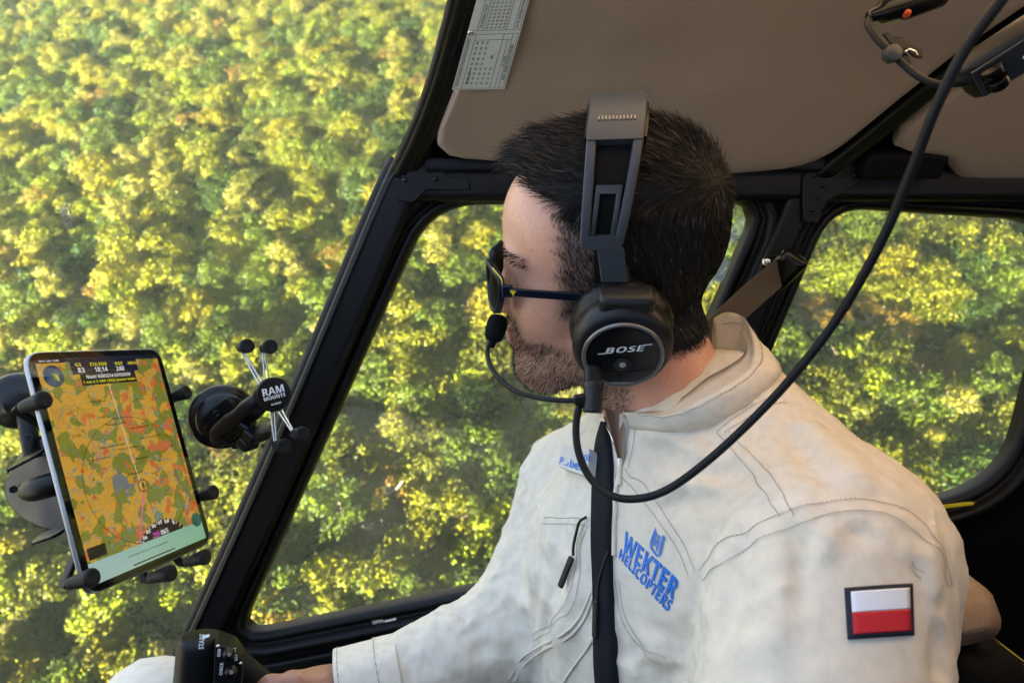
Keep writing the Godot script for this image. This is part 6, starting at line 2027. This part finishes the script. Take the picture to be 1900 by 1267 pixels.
func build_small_labels() -> void:
	var heli := get_node("helicopter")
	var yellow := part(heli, "yellow_label", slab(resample([Vector3(0.5982, 0.6746, -0.9510), Vector3(0.6898, 0.6865, -0.9510), Vector3(0.6860, 0.6916, -0.9510), Vector3(0.5976, 0.6805, -0.9510)], 24, true), Vector3(0, 0, 1), 0.0006, 0.0002), M.yellow_paint, "yellow strip label below the rear window")
	part(heli, "lettering", lettering("OPEN", quad_place(Vector3(-0.2127, 0.4937, -0.9480), Vector3(-0.1961, 0.4973, -0.9480), Vector3(-0.2142, 0.4991, -0.9480), Vector3(-0.1976, 0.5027, -0.9480), Vector3(0, 0, 1), 0.0004)), M.white_print)
	var bar := Shape.new()
	bar.flat_quad(Vector3(-0.1945, 0.4964, -0.9480), Vector3(-0.1771, 0.5009, -0.9480), Vector3(-0.1778, 0.5045, -0.9480), Vector3(-0.1952, 0.5000, -0.9480))
	part(heli, "white_mark", bar, M.white_print)
	var rail := [Vector3(0.5987, 0.5688, -0.8405), Vector3(0.6143, 0.5593, -0.8185), Vector3(0.6283, 0.5515, -0.7867), Vector3(0.6533, 0.5349, -0.7533)]
	part(heli, "seat_rail", sweep(spline(rail, 12), rect_profile(0.030, 0.020, 0.007, 3), Vector3(0, 1, 0)), M.black_gloss)
	var thin := []
	for p in spline(rail, 12): thin.append(p + Vector3(0, 0.0155, 0.006))
	part(heli, "rail_edge", tube(thin, 0.0008, 5), M.yellow_paint)


func _ready() -> void:
	# ---- camera, sky, sun, exposure
	var cam := Camera3D.new()
	cam.name = "camera"
	add_child(cam)
	var lens := CameraAttributesPhysical.new()
	lens.frustum_focal_length = 23.867
	lens.frustum_near = 0.05
	lens.frustum_far = 12000.0
	lens.frustum_focus_distance = 0.66
	lens.exposure_aperture = 8.0
	cam.attributes = lens
	cam.transform = CAB * Transform3D(Basis.from_euler(Vector3(deg_to_rad(EYE_PITCH), 0, 0)), EYE)
	cam.fov = 53.39
	cam.near = 0.05
	cam.far = 12000.0
	cam.current = true
	var env := Environment.new()
	env.background_mode = Environment.BG_SKY
	var sky := Sky.new()
	var air := ProceduralSkyMaterial.new()
	air.sky_top_color = Color(0.66, 0.77, 0.92)
	air.sky_horizon_color = Color(0.98, 0.95, 0.88)
	air.sky_curve = 0.2
	air.ground_bottom_color = Color(0.25, 0.27, 0.16)
	air.ground_horizon_color = Color(0.75, 0.74, 0.66)
	air.sky_energy_multiplier = 0.44
	sky.sky_material = air
	env.sky = sky
	env.tonemap_mode = Environment.TONE_MAPPER_LINEAR
	env.tonemap_exposure = 20.0
	env.sdfgi_enabled = true
	env.ssao_enabled = true
	env.ssil_enabled = true
	env.fog_enabled = true
	env.fog_density = 0.00009
	env.fog_light_color = Color(0.86, 0.95, 0.90)
	var we := WorldEnvironment.new()
	we.name = "environment"
	we.environment = env
	add_child(we)
	var sun := DirectionalLight3D.new()
	sun.name = "sun"
	sun.light_color = Color(1.0, 0.945, 0.80)
	sun.light_energy = 1.6
	sun.light_angular_distance = 0.5
	sun.shadow_enabled = true
	add_child(sun)
	# low evening sun ahead and to port: it shines from `from` towards the forest
	var from := Vector3(-0.375, 0.305, 0.876).normalized()
	sun.transform = Transform3D(Basis.looking_at(-from), Vector3(0, 200, 0))
	print("fov ", cam.fov, " sun in cabin axes ", CAB.basis.inverse() * from)
	for w in [front_window, rear_window]:
		var poly := PackedVector2Array()
		for p in w: poly.append(Vector2(p.x, p.y))
		openings.append(poly)
	var left := PackedVector2Array([Vector2(-1.4, 1.7), Vector2(-0.05, 1.45)])
	for k in pillar_line.size(): left.append(Vector2(pillar_line[-1 - k].x, pillar_line[-1 - k].y))
	left.append(Vector2(-1.4, 0.2))
	openings.append(left)
	build_forest()
	build_cabin()
	build_seat()
	build_pilot()
	build_belt()
	build_sunglasses()
	build_headset()
	build_tablet()
	build_phone_mount()
	build_stick()
	build_placard()
	build_windscreen_marks()
	build_small_labels()
